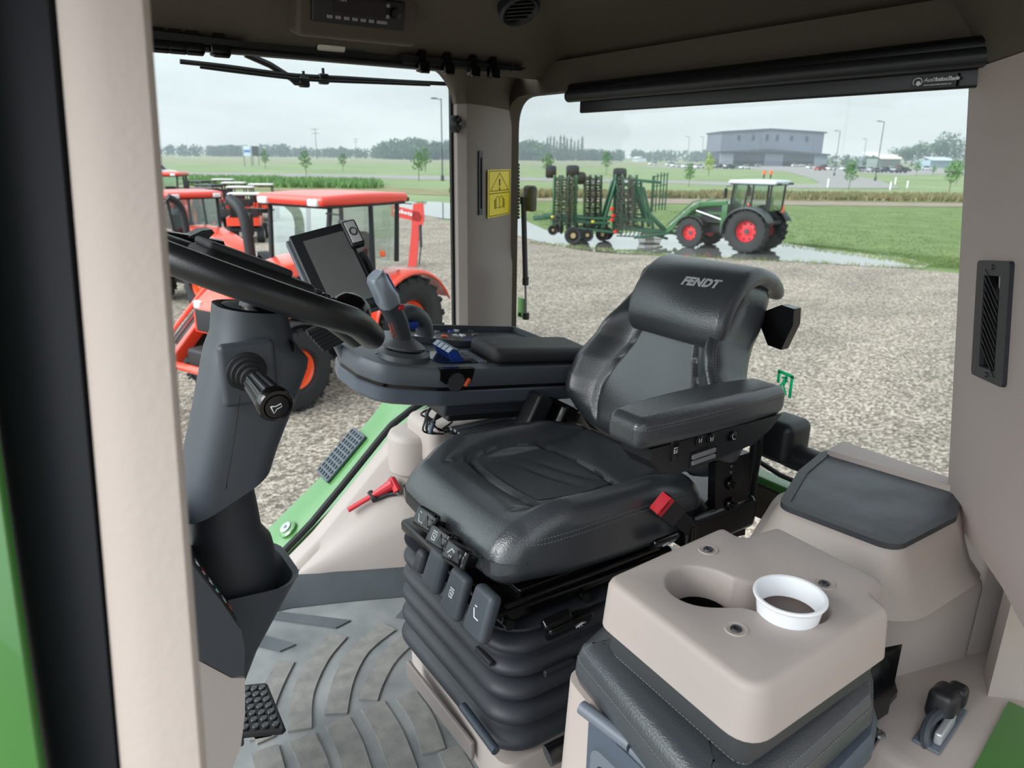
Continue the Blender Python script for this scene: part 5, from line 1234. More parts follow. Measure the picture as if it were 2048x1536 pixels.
tufts('field_grass', field, 'loose bright green grass blades on the field behind the puddle', [(1600, 420, 1960, 425, 1960, 535, 1600, 490), (1340, 420, 1600, 420, 1600, 480, 1340, 460), (1060, 420, 1340, 420, 1340, 462, 1080, 452), (1560, 486, 1700, 500, 1760, 512, 1640, 498), (1700, 500, 1960, 520, 1960, 545, 1820, 532)], 9000, .09, .02, 2)
tufts('ditch_grass', M('ditch_grass', (104, 138, 82), .9, var=(.5, .2)), 'dark green weeds in the ditch behind the orange tractors', [(380, 358, 560, 360, 560, 376, 380, 372), (560, 362, 760, 366, 760, 378, 560, 376)], 4000, .7, .12, 3)

tufts('puddle_weeds', M('puddle_weed', (120, 132, 74), .9, var=(.8, .2)), 'thin yellow-green weeds along the near edge of the puddle', [(1060, 484, 1340, 512, 1340, 516, 1060, 490), (1340, 512, 1850, 536, 1850, 541, 1340, 516), (1560, 488, 1850, 528, 1850, 533, 1560, 493)], 900, .13, .014, 6)
# ================================================================ plants and distance
leaf_m = M('leaf_green', (84, 124, 66), .8, var=(1.2, .25)); leaf_y = M('yellow_green_leaf', (150, 172, 62), .8, var=(1.2, .2)); bark = M('bark', (96, 84, 70), .9); leaf_d = M('dark_leaf', (62, 92, 58), .9, var=(.3, .25))
def crown(b, r_, cx, cy, cz_, rx, rz, n, s, conic=0):
    for _ in range(n):
        while True:
            x, y, z = r_.uniform(-1, 1), r_.uniform(-1, 1), r_.uniform(-1, 1)
            if x*x+y*y+z*z < 1: break
        k = 1-conic*(z*.5+.5); rr = 1+.25*math.sin(z*9+r_.random())
        p = Vector((cx+x*rx*k*rr, cy+y*rx*k*rr, cz_+z*rz))
        a = Vector((r_.gauss(0, 1), r_.gauss(0, 1), r_.gauss(0, 1))).normalized(); c = a.cross(Vector((r_.gauss(0, 1), r_.gauss(0, 1), r_.gauss(0, 1)))).normalized()
        q = s*r_.uniform(.6, 1.3); b._add([p-a*q, p+c*q*.6, p+a*q, p-c*q*.6], [(0, 1, 2, 3)])
def make_tree(seed, h, cr_, mat, n, s, base=.25, conic=.3, name='young_tree'):
    r_ = random.Random(seed); root = empty(name, (0, 0, 0))
    b = MB(); crown(b, r_, 0, 0, h*(1+base)/2, cr_, h*(1-base)/2, n, s, conic); b.build('foliage', mat, root, recalc=False)
    b = MB(); b.tube([(0, 0, -.1), (r_.gauss(0, .04), 0, h*.4), (0, r_.gauss(0, .05), h*.85)], [h*.014, h*.006], 6)
    for k in range(4): a = r_.random()*6.3; z = h*r_.uniform(base, .6); b.tube([(0, 0, z), (cr_*.7*math.cos(a), cr_*.7*math.sin(a), z+h*.2)], h*.004, 4)
    b.build('trunk', bark, root); return root
TREES = [(1095, 358, 308, 0, 'young leafy tree left of the green cultivator, above its folded wings'), (1212, 349, 304, 1, 'slim young tree in the lawn behind the middle of the cultivator'), (1377, 374, 330, 2, 'small dark green tree just left of the green tractor roof'),
         (1417, 353, 308, 3, 'yellow-green young tree in front of the parked cars'), (1697, 380, 325, 4, 'bushy young tree by the bend of the access road'), (1832, 353, 322, 5, 'thin young tree behind the large sapling at the right edge of the rear window'),
         (1898, 386, 322, 6, 'large open-crowned sapling near the right edge of the rear window'), (1912, 370, 325, 7, 'thin sapling right beside the large one at the right edge'), (1866, 352, 333, 8, 'tiny sapling in the lawn right of the tall lamp post'),
         (531, 338, 301, 9, 'young round tree beside the dark roadside sign'), (613, 352, 304, 10, 'ragged young tree in the lawn above the orange tractor roof'), (686, 343, 308, 11, 'smallest young tree right of the ragged one'),
         (838, 362, 305, 12, 'open-crowned young tree left of the lamp post'), (851, 345, 297, 13, 'leafy tree close behind the open-crowned one by the lamp post')]
for px, py, pt, i, lab in TREES:
    g = Gp(px, py); dep = (g-CAM).dot(fw); h = (py-pt)*dep/FPX*1.04
    t = make_tree(20+i, h, h*(.24 if i in (3, 9, 2) else .27), leaf_y if i == 3 else leaf_m, 330, h*.036, .28 if i != 3 else .2)
    t.location = g; tag(t, lab, 'tree')
# poplar row
prot = make_tree(60, 18, 1.5, leaf_d, 420, .55, .02, .5, 'poplar_tree')
index_children()
rs = random.Random(5); first = True
for k, px in enumerate([1094, 1100, 1107, 1113, 1120, 1127, 1133, 1141, 1148, 1155, 1163]):
    g = Gp(px, 320.5+(px-1060)*.012); t = prot if first else copy_tree(prot); first = False
    sc = rs.uniform(.85, 1.12)*(g-CAM).length/620*1.02; t.location = g; t.scale = (sc, sc, sc); t.rotation_euler.z = rs.random()*6
    tag(t, 'tall slim poplar in the row on the hazy horizon', 'tree', 'poplars on the horizon')
# woods on the horizon (uncountable) and big trees at the right
def woods(name, pts, n, lab, mat, hs, seed, s):
    r_ = random.Random(seed); b = MB()
    for _ in range(n):
        i = r_.randrange(len(pts)-1); t = r_.random(); x = pts[i][0]+(pts[i+1][0]-pts[i][0])*t; yb = pts[i][1]+(pts[i+1][1]-pts[i][1])*t; yt = pts[i][2]+(pts[i+1][2]-pts[i][2])*t
        g = Gp(x, yb); dep = (g-CAM).dot(fw); h = (yb-yt)*dep/FPX*r_.uniform(.75, 1.06); r2 = h*r_.uniform(.3, .55)
        crown(b, r_, g.x, g.y, ZG+h*.5, r2, h*.52, hs, s*h, 0)
    o = b.build(name, mat, recalc=False); tag(o, lab, 'woods', None, 'stuff'); return o
woods('distant_woods', [(250, 311, 288), (420, 313, 292), (560, 314, 290), (640, 315, 296), (760, 317, 295), (900, 319, 296), (1040, 320.5, 300), (1180, 321.5, 298), (1300, 323, 302), (1450, 325, 300)], 300, 'hazy belt of trees along the left horizon', leaf_d, 90, 8, .13)
woods('near_grove', [(752, 318, 284), (800, 319, 279), (850, 320, 281), (905, 320, 284)], 46, 'dense grove of bushy trees left of the cab post', leaf_d, 170, 9, .085)
woods('poplar_grove', [(1038, 321, 283), (1060, 321, 281), (1086, 322, 285)], 18, 'dense hazy trees right of the cab post', leaf_d, 170, 10, .085)
woods('right_woods', [(1640, 331, 308), (1760, 334, 312)], 14, 'low dark spruces behind the parking lot', leaf_d, 120, 11, .09)
for k, (px, pt, w_, lab) in enumerate([(1795, 292, .75, 'leftmost big tree of the group at the right horizon'), (1822, 288, .6, 'second big tree from the left at the right horizon'), (1850, 284, .6, 'third big tree at the right horizon'), (1890, 266, .5, 'tallest big tree at the right horizon'), (1925, 272, .55, 'big tree at the right window edge'), (1960, 270, .6, 'big tree half hidden behind the wide left post')]):
    g = Gp(px, 333+(px-1790)*.012); dep = (g-CAM).dot(fw); h = (333-pt)*dep/FPX*1.05; r_ = random.Random(70+k); root = empty('broadleaf_tree', (0, 0, 0)); b = MB()
    for q in range(7): a = r_.random()*6.3; rr = h*w_*.55; crown(b, r_, rr*math.cos(a)*.8, rr*math.sin(a)*.8, h*r_.uniform(.38, .8), h*.28*w_*1.4, h*.2, 110, h*.035)
    crown(b, r_, 0, 0, h*.4, h*w_*.6, h*.38, 300, h*.04)
    b.build('foliage', leaf_d, root, recalc=False); b = MB(); b.tube([(0, 0, 0), (0, 0, h*.6)], [h*.03, h*.015], 6); b.build('trunk', bark, root); root.location = g; tag(root, lab, 'tree')

# ---- lamp posts, power poles, mast, signs, marker posts
pole_m = M('dark_pole', (62, 68, 74), .6); wood = M('weathered_wood', (110, 104, 98), .9)
def lamp(px, py, pt, lab, arm=1):
    g = Gp(px, py); dep = (g-CAM).dot(fw); h = (py-pt)*dep/FPX*1.04; r_ = empty('street_lamp', g, lab); tag(r_, None, 'street lamp'); w = h*.009
    b = MB(); b.cyl(g, g+Vector((0, 0, h)), w, w*.7, 8); b.build('pole', pole_m, r_)
    b = MB(); b.cyl(g, g+Vector((0, 0, h*.07)), w*2.6, w*2.2, 10); b.build('base', pole_m, r_)
    b = MB(); d = cr*-arm; d.z = 0; b.tube([g+Vector((0, 0, h*.985)), g+d*h*.07+Vector((0, 0, h))], w*.6, 6); q = g+d*h*.09+Vector((0, 0, h)); b.rb(q, (h*.07, h*.05, h*.015), h*.005, 1); b.build('lamp_head', pole_m, r_)
lamp(885, 362, 214, 'tall thin lamp post seen left of the cab post'); lamp(1750, 362, 254, 'tallest lamp post, right of the access road'); lamp(1668, 352, 270, 'lamp post left of the tallest one, beside the access road')
lamp(1374, 335, 279, 'thin lamp post left of the grey building'); lamp(1402, 333, 279, 'thin lamp post nearest the left corner of the grey building'); lamp(1516, 334, 280, 'lamp post in front of the building entrance'); lamp(1621, 335, 280, 'lamp post before the right part of the building'); lamp(1724, 338, 283, 'thin lamp post beyond the parked cars on the right')
g = Gp(1680, 332); h = 175*(g-CAM).dot(fw)/FPX; ma = empty('radio_mast', g, 'very tall thin lattice radio mast behind the parking lot'); tag(ma, None, 'mast'); b = MB()
for k in range(3): a = k*2.09; b.tube([g+Vector((.7*math.cos(a), .7*math.sin(a), 0)), g+Vector((.7*math.cos(a), .7*math.sin(a), h))], .12, 4)
b.build('lattice', M('mast_grey', (170, 172, 176), .6), ma)
def pp(px, py, pt, lab):
    g = Gp(px, py); dep = (g-CAM).dot(fw); h = (py-pt)*dep/FPX*1.03; r_ = empty('power_pole', g, lab); tag(r_, None, 'power pole')
    b = MB(); b.cyl(g, g+Vector((0, 0, h)), h*.013, h*.01, 8); b.build('pole', wood, r_)
    for f_ in (.97, .84): b = MB(); d = Vector((cr.x, cr.y, 0)).normalized()*h*.13; c = g+Vector((0, 0, h*f_)); b.cyl(c-d, c+d, h*.009, n=6); b.build('crossarm', wood, r_)
pp(634, 319, 262, 'wooden power pole with two crossarms, the taller one left of the grove'); pp(713, 318, 280, 'shorter wooden power pole nearer the grove')
def sign(px, py, pt, w, lab, mat, hp=.45, txt=None):
    g = Gp(px, py); dep = (g-CAM).dot(fw); h = (py-pt)*dep/FPX; W_ = w*dep/FPX; r_ = empty('roadside_sign', g, lab); tag(r_, None, 'sign'); d = Vector((cr.x, cr.y, 0)).normalized()
    f2 = frame(g+Vector((0, 0, h*(1-hp/2))), d, (0, 0, 1)); b = MB(); b.rb((0, 0, 0), (W_, h*hp, .12), .03, 1, f2); b.build('board', mat, r_)
    for s_ in (-.42, .42): b = MB(); c = g+d*W_*s_; b.cyl(c, c+Vector((0, 0, h)), .09, n=6); b.build('post', pole_m, r_)
    return r_, f2, W_, h
s1, f2, W_, h_ = sign(497, 333, 294, 17, 'white roadside sign with blue lettering on dark posts', M('sign_white', (196, 206, 222), .6), .5)
b = MB(); b.rb((0, .0, .08), (W_*.7, h_*.12, .02), .005, 1, f2); b.build('sign_print', M('sign_blue', (70, 120, 190), .6), s1)
sign(513, 331, 294, 13, 'dark backed roadside sign beside the white sign', M('sign_dark', (70, 72, 76), .7), .5)
sign(342, 311, 293, 17, 'blue highway sign at the left horizon', M('sign_blue', (60, 120, 190), .6), .7)
for k, (px, py, pt) in enumerate([(1655, 376, 358), (1780, 380, 364), (1790, 369, 355), (1814, 376, 362), (1400, 300, 299)][:4]):
    g = Gp(px, py); dep = (g-CAM).dot(fw); h = (py-pt)*dep/FPX; b = MB(); b.lathe([(.09, 0), (.09, h*.94), (.05, h), (0, h)], T(*g), 10)
    tag(b.build('marker_post', white_pl), ['white marker post left of the bushy sapling at the road bend', 'nearest white marker post at the road bend', 'farthest white marker post beside the road bend', 'rightmost white marker post at the road bend'][k], 'post')
# ---- the grey building
g0, g1 = Gp(1438, 331), Gp(1640, 333.5)
d = (g1-g0); d.z = 0; Wb = d.length; bf_ = frame(g0, d, Vector((-d.y, d.x, 0)))     # y away from us
Hh = 68*(g0-CAM).dot(fw)/FPX
clad = M('grey_cladding', (96, 102, 118), .6, var=(.05, .08)); clad_l = M('light_cladding', (128, 133, 144), .6); clad_d = M('dark_cladding', (46, 50, 62), .6); win_d = M('dark_window', (38, 42, 52), .2)
bl = empty('office_building', g0, 'two-storey grey metal clad office building with low gabled roof and dark canopy'); tag(bl, None, 'building')
pk = .47
b = MB(); b.prism([(0, 0, Hh*.40), (Wb, 0, Hh*.36), (Wb, 0, Hh*.93), (Wb*pk, 0, Hh*1.01), (0, 0, Hh*.91)], (0, Wb*.6, 0), bf_); b.build('upper_storey', clad, bl, 20)
b = MB(); b.prism([(-Wb*.012, -1, Hh*.91), (Wb*pk, -1, Hh*1.01), (Wb*1.02, -1, Hh*.93), (Wb*1.02, -1, Hh*.965), (Wb*pk, -1, Hh*1.045), (-Wb*.012, -1, Hh*.95)], (0, Wb*.6+2, 0), bf_); b.build('roof', clad_d, bl, 20)
b = MB(); b.box((Wb*.5, Wb*.32, Hh*.19), (Wb*.98, Wb*.6, Hh*.38), bf_); b.build('lower_storey', clad_d, bl, 20)
b = MB(); b.prism([(-Wb*.015, -4, Hh*.35), (Wb*pk, -4, Hh*.43), (Wb*1.06, -4, Hh*.31), (Wb*1.06, -4, Hh*.355), (Wb*pk, -4, Hh*.475), (-Wb*.015, -4, Hh*.40)], (0, 6, 0), bf_); b.build('canopy', clad_d, bl, 20)
for x0, x1, mm in ((0, .13, clad_l), (.44, .62, clad), (.93, 1.05, clad_l)): b = MB(); b.box((Wb*(x0+x1)/2, -.5, Hh*.17), (Wb*(x1-x0), 1.6, Hh*.34), bf_); b.build('wall_panel', mm, bl, 20)
for x in (.17, .31, .445, .545, .685, .835):
    b = MB(); hh = .17 if x in (.445, .545) else .145; b.box((Wb*x, 0, Hh*(.76+.03*(1-abs(x-pk)*2))), (Wb*.028, .5, Hh*hh), bf_); o = b.build('window', win_d, bl, 20)
for x0, x1 in ((.14, .28), (.29, .43), (.63, .77), (.78, .92)): b = MB(); b.box((Wb*(x0+x1)/2, .2, Hh*.15), (Wb*(x1-x0), .8, Hh*.28), bf_); b.build('window', win_d, bl, 20)
# sheds
def shed(px0, px1, py, hp, lab, mat, roof):
    a, c = Gp(px0, py), Gp(px1, py+.3); d = c-a; d.z = 0; w = d.length; f2 = frame(a, d, Vector((-d.y, d.x, 0))); h = hp*(a-CAM).dot(fw)/FPX; r_ = empty('shed', a, lab); tag(r_, None, 'shed')
    b = MB(); b.box((w/2, w*.3, h*.35), (w, w*.5, h*.7), f2); b.build('wall', mat, r_); b = MB(); b.prism([(-.3, -1, h*.68), (w*1.01, -1, h*.68), (w*1.01, w*.3, h), (-.3, w*.3, h)], (0, 0, h*.05), f2); b.build('roof', roof, r_)
wr_ = M('pale_roof', (210, 212, 212), .5)
shed(1728, 1758, 332, 26, 'grey shed with white roof right of the spruces', M('shed_grey', (120, 128, 140)), wr_); shed(1758, 1800, 336, 25, 'long low shed with cream roof', M('shed_green', (120, 134, 124)), M('cream_roof', (214, 208, 192))); shed(1862, 1905, 335.5, 20, 'pale blue roofed shed under the big trees', M('shed_blue', (150, 170, 190)), M('blue_roof', (180, 196, 214)))
shed(1284, 1297, 322.5, 13, 'small white house on the horizon right of the poplars', M('house_white', (214, 220, 222)), M('green_roof', (170, 196, 180))); shed(1263, 1275, 323, 9, 'tiny pale blue house on the horizon', M('house_blue', (190, 206, 222)), wr_)

# ================================================================ cars
tyre_m = M('tyre_rubber', (34, 35, 37), .8); cglass = M('car_window', (40, 48, 56), .12)
def make_car(kind):
    L, Wc, Hc = (4.6, 1.8, 1.5) if kind == 'sedan' else (4.8, 1.9, 1.75) if kind == 'suv' else (5.6, 2.0, 1.85)
    r_ = empty('parked_car' if kind != 'pickup' else 'pickup_truck', (0, 0, 0))
    lo = [(-L/2, .35), (-L/2+.05, .8), (-L*.42, .95), (L*.2, .98), (L*.44, .85), (L/2, .7), (L/2, .35)]
    b = MB(); b.prism([(x, -Wc/2, z) for x, z in lo], (0, Wc, 0)); bmesh.ops.bevel(b.b, geom=b.b.edges[:], offset=.06, segments=2, affect='EDGES'); b.build('car_body', CARP, r_)
    c0_, c1_ = {'sedan': (-.36, .24), 'suv': (-.46, .22), 'pickup': (-.08, .26)}[kind]
    b = MB(); b.loft([[(L*c0_, -Wc*.47, .93), (L*c1_, -Wc*.47, .93), (L*c1_, Wc*.47, .93), (L*c0_, Wc*.47, .93)], [(L*(c0_+.08), -Wc*.40, Hc-.06), (L*(c1_-.13), -Wc*.40, Hc-.06), (L*(c1_-.13), Wc*.40, Hc-.06), (L*(c0_+.08), Wc*.40, Hc-.06)]]); b.build('cabin_glass', cglass, r_)
    b = MB(); b.rb((L*(c0_+c1_-.05)/2, 0, Hc-.04), (L*(c1_-c0_-.19), Wc*.82, .08), .03, 1); b.build('car_roof', CARP, r_)
    for sx_ in (-.31, .31):
        for sy in (-1, 1): b = MB(); b.cyl((L*sx_, sy*(Wc/2-.2), .34), (L*sx_, sy*(Wc/2+.01), .34), .34, n=14); b.build('wheel', tyre_m, r_)
    return r_
CARP = M('car_paint_white', (228, 230, 232), .3, coat=.5)
paints = {'white': CARP, 'silver': M('car_paint_silver', (170, 174, 178), .3, metal=.4), 'dark': M('car_paint_dark', (48, 52, 62), .3, coat=.5), 'red': M('car_paint_red', (170, 52, 52), .3, coat=.5)}
protos = {k: make_car(k) for k in ('sedan', 'suv', 'pickup')}
index_children(); used = set(); rs = random.Random(12)
def place_car(px, py, kind, col, lab, group=None, ang=None, sc=1):
    p = protos[kind]
    if kind not in used and col == 'white': o = p; used.add(kind)
    else: o = copy_tree(p, None, {'car_paint_white': paints[col]} if col != 'white' else None)
    o.location = Gp(px, py, .05); a0 = math.atan2(cr.y, cr.x)+(ang if ang is not None else rs.choice((.35, PI+.3, .5)))
    o.rotation_euler = (0, 0, a0); o.scale = (sc,)*3; tag(o, lab, 'car' if kind != 'pickup' else 'truck', group)
AL = 'cars on the lot left of the access road'; AR = 'cars on the lot right of the access road'
for px, py, kd, col in [(1352, 334, 'sedan', 'white'), (1375, 336, 'suv', 'white'), (1398, 336.5, 'sedan', 'white'), (1382, 333, 'sedan', 'silver'), (1437, 337, 'pickup', 'dark'), (1456, 335, 'suv', 'white'), (1470, 337.5, 'sedan', 'silver'), (1490, 338, 'sedan', 'white'), (1500, 333.5, 'sedan', 'dark'), (1458, 338, 'sedan', 'dark'), (1340, 331.5, 'suv', 'white'), (1306, 330, 'suv', 'white'), (1424, 334, 'sedan', 'white'), (1516, 333, 'sedan', 'silver')]:
    place_car(px, py, kd, col, f'distant {col} {"pickup truck" if kd == "pickup" else "saloon car" if kd == "sedan" else "tall estate car"} parked left of the building entrance', f'{col} {kd}s left of the building entrance')
for px, py, kd, col in [(1622, 337, 'suv', 'white'), (1640, 341, 'sedan', 'red'), (1650, 337, 'suv', 'dark'), (1662, 340, 'sedan', 'white'), (1672, 336, 'sedan', 'silver'), (1690, 340, 'sedan', 'white'), (1700, 343, 'pickup', 'dark'), (1723, 343.5, 'suv', 'silver'), (1736, 341, 'sedan', 'white'), (1748, 344.5, 'sedan', 'silver'), (1768, 345, 'pickup', 'dark'), (1782, 342, 'sedan', 'white'), (1797, 346, 'pickup', 'dark'), (1604, 333, 'sedan', 'white'), (1590, 333, 'suv', 'white'), (1810, 343, 'sedan', 'dark'), (1712, 337, 'suv', 'white')]:
    place_car(px, py, kd, col, f'distant {col} {"pickup truck" if kd == "pickup" else "saloon car" if kd == "sedan" else "tall estate car"} parked right of the access road', f'{col} {kd}s right of the access road')
for px, py, kd, col, lab in [(322, 311, 'pickup', 'white', 'tiny white pickup driving at the left horizon, beside the post'), (366, 311.5, 'pickup', 'white', 'tiny white pickup right of the blue highway sign'), (467, 313.5, 'sedan', 'dark', 'tiny dark car on the far road, left of the white sign'),
                             (1800, 337, 'suv', 'red', 'red vehicle at the edge of the far equipment lot'), (1850, 340, 'pickup', 'white', 'white truck parked under the big trees'), (1905, 338, 'suv', 'white', 'white truck at the far right of the equipment lot')]:
    place_car(px, py, kd, col, lab, None, .2)
for k in ('sedan', 'suv', 'pickup'): assert k in used
place_car(322, 352, 'suv', 'white', 'white car roof just visible behind the leftmost red tractor roofs', None, .3)

# ================================================================ tractors
def wheel(parent, x, y, R_, w, rimc, nlug=18, s=1, rim_r=.52):
    """y = centre; s = side outwards"""
    wf_ = T(x, y, R_) @ R(-PI/2*s, 'X')
    b = MB(); rr = R_*rim_r
    b.lathe([(rr*.98, -w*.40), (rr*1.05, -w*.46), (R_*.80, -w*.5), (R_*.93, -w*.44), (R_*.955, -w*.2), (R_*.96, 0), (R_*.955, w*.2), (R_*.93, w*.44), (R_*.80, w*.5), (rr*1.05, w*.46), (rr*.98, w*.40), (rr*.9, w*.3), (rr*.9, -w*.3), (rr*.98, -w*.40)], wf_, 40, False)
    for k in range(nlug):
        for sd in (-1, 1):
            a = 2*PI*(k+(.25 if sd > 0 else 0)*2)/nlug; m_ = wf_ @ R(a) @ T(R_*.965, 0, sd*w*.22) @ R(sd*.55, 'X'); b.box((0, 0, 0), (R_*.07, R_*.055, w*.56), m_)
            m_ = wf_ @ R(a+sd*.0) @ T(R_*.90, .0, sd*w*.46); b.box((0, -sd*0, 0), (R_*.13, R_*.055, w*.06), m_)
    t_ = b.build('wheel', tyre_m, parent, 40)
    b = MB(); b.lathe([(rr*.96, w*.40), (rr*.99, w*.36), (rr*.90, w*.30), (rr*.84, w*.10), (rr*.80, w*.02), (rr*.42, w*.06), (rr*.38, w*.12), (rr*.30, w*.13), (0, w*.13)], wf_, 36, False)
    rm = b.build('rim', rimc, t_, 40)
    b = MB(); b.lathe([(rr*.24, w*.12), (rr*.22, w*.22), (0, w*.23)], wf_, 16)
    for k in range(8): a = 2*PI*k/8; b.cyl(wf_ @ Vector((rr*.33*math.cos(a), rr*.33*math.sin(a), w*.12)), wf_ @ Vector((rr*.33*math.cos(a), rr*.33*math.sin(a), w*.17)), rr*.035, n=6)
    for k in range(8): a = 2*PI*(k+.5)/8; b.box((rr*.68*math.cos(a), rr*.68*math.sin(a), w*.10), (rr*.12, rr*.12, w*.12), wf_)
    b.build('hub', M('hub_dark', (60, 58, 58), .5) if 'green' in rimc.name else rimc, t_, 40)
    return t_
ubody = M('tractor_black', (30, 32, 35), .6); tglass = glass('tractor_glass', (.80, .90, .88), .3, .02)
def tractor(name, loc, head, paint, roofm, rimc, lab, loader=None, fend=None, s=1.0, detail=1, cab=(0, 0)):
    """local x forward, y left, z up, rear axle at x=0"""
    r_ = empty(name, (0, 0, 0)); fend = fend or paint
    Rr, Rf = .88, .64
    for sy in (1, -1): wheel(r_, 0, sy*.88, Rr, .52, rimc, 20, sy); wheel(r_, 2.55, sy*.86, Rf, .42, rimc, 18, sy)
    b = MB(); b.rb((1.2, 0, .85), (3.1, .46, .42), .08, 1); b.cyl((0, -.85, .88), (0, .85, .88), .16, n=14); b.cyl((2.55, -.8, .64), (2.55, .8, .64), .11, n=12); b.rb((.2, 0, 1.0), (.9, .7, .5), .1, 1); b.build('chassis', ubody, r_, 40)
    # hood
    sec = [(1.02, .43, 1.10, 2.02), (1.6, .44, 1.10, 1.98), (2.3, .42, 1.08, 1.86), (2.95, .38, 1.02, 1.68), (3.25, .33, .98, 1.50), (3.34, .28, 1.0, 1.36)]
    b = MB(); b.loft([[(x, yy, zz) for yy, zz in [(-w, z0), (-w*1.02, z0+(z1-z0)*.5), (-w*.98, z0+(z1-z0)*.82), (-w*.82, z1-.03), (-w*.4, z1), (w*.4, z1), (w*.82, z1-.03), (w*.98, z0+(z1-z0)*.82), (w*1.02, z0+(z1-z0)*.5), (w, z0)]] for x, w, z0, z1 in sec]); hd_ = b.build('hood', paint, r_, 40)
    for sy in (1, -1):
        b = MB(); b.prism([(1.15, sy*.452, 1.75), (1.9, sy*.452, 1.72), (2.5, sy*.44, 1.62), (2.5, sy*.44, 1.52), (1.15, sy*.452, 1.56)], (0, .012*sy, 0)); b.build('side_grille', ubody, hd_)
        b = MB(); b.prism([(1.5, sy*.445, 1.12), (2.35, sy*.43, 1.10), (2.35, sy*.43, 1.42), (1.5, sy*.445, 1.45)], (0, .015*sy, 0)); b.build('side_panel', ubody, hd_)
        b = MB(); b.rb((3.27, sy*.22, 1.40), (.12, .16, .12), .03, 1, T(0, 0, 0)); b.build('headlight', white_pl, hd_)
    b = MB(); b.rb((3.31, 0, 1.18), (.08, .5, .34), .02, 1); b.build('front_grille', ubody, hd_)
    b = MB(); b.rb((3.35, 0, .82), (.35, .6, .35), .05, 1); b.build('front_weight', ubody, r_)
    # cab: posts, glass, roof
    z0, z1 = 1.25, 2.72
    corners = {'fl': ((1.02, .62, z0+.05), (.86, .70, z1)), 'ml': ((.05, .78, z0+.25), (.0, .74, z1)), 'rl': ((-.68, .66, z0+.45), (-.72, .68, z1))}
    P4 = {}
    for k, (a, c) in corners.items():
        for sy in (1, -1):
            A_, C_ = Vector((a[0], a[1]*sy, a[2])), Vector((c[0], c[1]*sy, c[2])); P4[k, sy] = (A_, C_); b = MB(); b.cyl(A_, C_, .045, .04, 8); b.build('cab_post', ubody, r_)
    def pane(p): b = MB(); b._add(p, [(0, 1, 2, 3)]); b.build('cab_window', tglass, r_, recalc=False)
    pane([P4['fl', 1][0], P4['fl', -1][0], P4['fl', -1][1], P4['fl', 1][1]]); pane([P4['rl', -1][0], P4['rl', 1][0], P4['rl', 1][1], P4['rl', -1][1]])
    for sy in (1, -1): pane([P4['fl', sy][0], P4['ml', sy][0], P4['ml', sy][1], P4['fl', sy][1]]); pane([P4['ml', sy][0], P4['rl', sy][0], P4['rl', sy][1], P4['ml', sy][1]])
    b = MB(); b.rb((.1, 0, 1.22), (1.75, 1.15, .16), .05, 1); b.prism([(1.02, -.55, 1.2), (1.02, -.55, 1.5), (.8, -.55, 1.3), (.7, -.55, .9)], (0, 1.1, 0)); b.build('cab_floor', ubody if detail else paint, r_)
    b = MB(); b.rb((.08, 0, 2.80), (2.02, 1.66, .15), .07, 4, None, 4, lambda x, y, z: (x, y*(1-.06*(x/1.0)**2), z+(.03*(1-(x/1.0)**2) if z > 0 else 0))); rf = b.build('roof', roofm, r_, 60)
    b = MB(); b.rb((.08, 0, 2.715), (1.85, 1.55, .05), .02, 1); b.build('roof_lining', ubody, rf)
    for sy in (1, -1): b = MB(); b.rb((1.08, sy*.58, 2.78), (.10, .22, .11), .03, 1); b.build('roof_light', white_pl, rf)
    for sy in (1, -1): b = MB(); b.rb((-.98, sy*.6, 2.76), (.14, .2, .08), .03, 1); b.build('rear_light', ubody, rf)
    # seat, steering wheel
    b = MB(); b.rb((-.15, 0, 1.55), (.5, .52, .14), .05, 1); b.rb((-.42, 0, 1.9), (.14, .5, .62), .06, 1); b.rb((-.1, 0, 1.38), (.35, .35, .3), .04, 1); b.build('operator_seat', ubody, r_)
    b = MB(); b.cyl((.75, 0, 1.3), (.5, 0, 1.85), .05, n=8); b.tube([Vector((.48+.07*math.cos(t*PI/8), .19*math.sin(t*PI/8), 1.88+.17*math.cos(t*PI/8)*.9)) for t in range(16)], .018, 6, True); b.build('steering_wheel', ubody, r_)
    # fenders
    for sy in (1, -1):
        b = MB(); rings = []
        for k in range(17):
            a = math.radians(-10+175*k/16*.95); rr = Rr+.14; x, z = rr*math.cos(a)*1.0, .88+rr*math.sin(a)*.95
            rings.append([(x, sy*.60, z+.01), (x, sy*1.14, z), (x*1.03, sy*1.18, z-.06)])
        b.loft(rings, False, False); b.build('fender', fend, r_, 60, solid=.03)
        b = MB(); rings = []
        for k in range(11):
            a = math.radians(20+130*k/10); rr = Rf+.07; rings.append([(2.55+rr*math.cos(a), sy*.66, .64+rr*math.sin(a)), (2.55+rr*math.cos(a), sy*1.06, .64+rr*math.sin(a))])
        b.loft(rings, False, False); b.build('front_fender', ubody if detail else fend, r_, 60, solid=.02)
        b = MB(); b.rb((.02, sy*.98, 1.93), (.05, .1, .1), .02, 1); b.build('turn_light', orange_mk, r_)
        # mirror
        b = MB(); b.tube([(.95, sy*.70, 2.62), (1.0, sy*1.05, 2.62), (1.0, sy*1.10, 2.5)], .014, 6); b.build('mirror_arm', ubody, r_)
        b = MB(); b.rb((1.0, sy*1.12, 2.36), (.07, .22, .38), .04, 2); b.build('mirror', ubody, r_)
    for k in range(3): b = MB(); b.box((.78, .78+.0*k, .45+k*.28), (.34, .26, .03)); b.box((.78, .9, .6+k*.28), (.34, .02, .28)); b.build('step', ubody, r_)
    b = MB(); b.rb((.85, .62, .78), (.6, .3, .5), .05, 1); b.rb((1.2, -.62, .78), (.9, .3, .5), .05, 1); b.build('fuel_tank', ubody, r_)
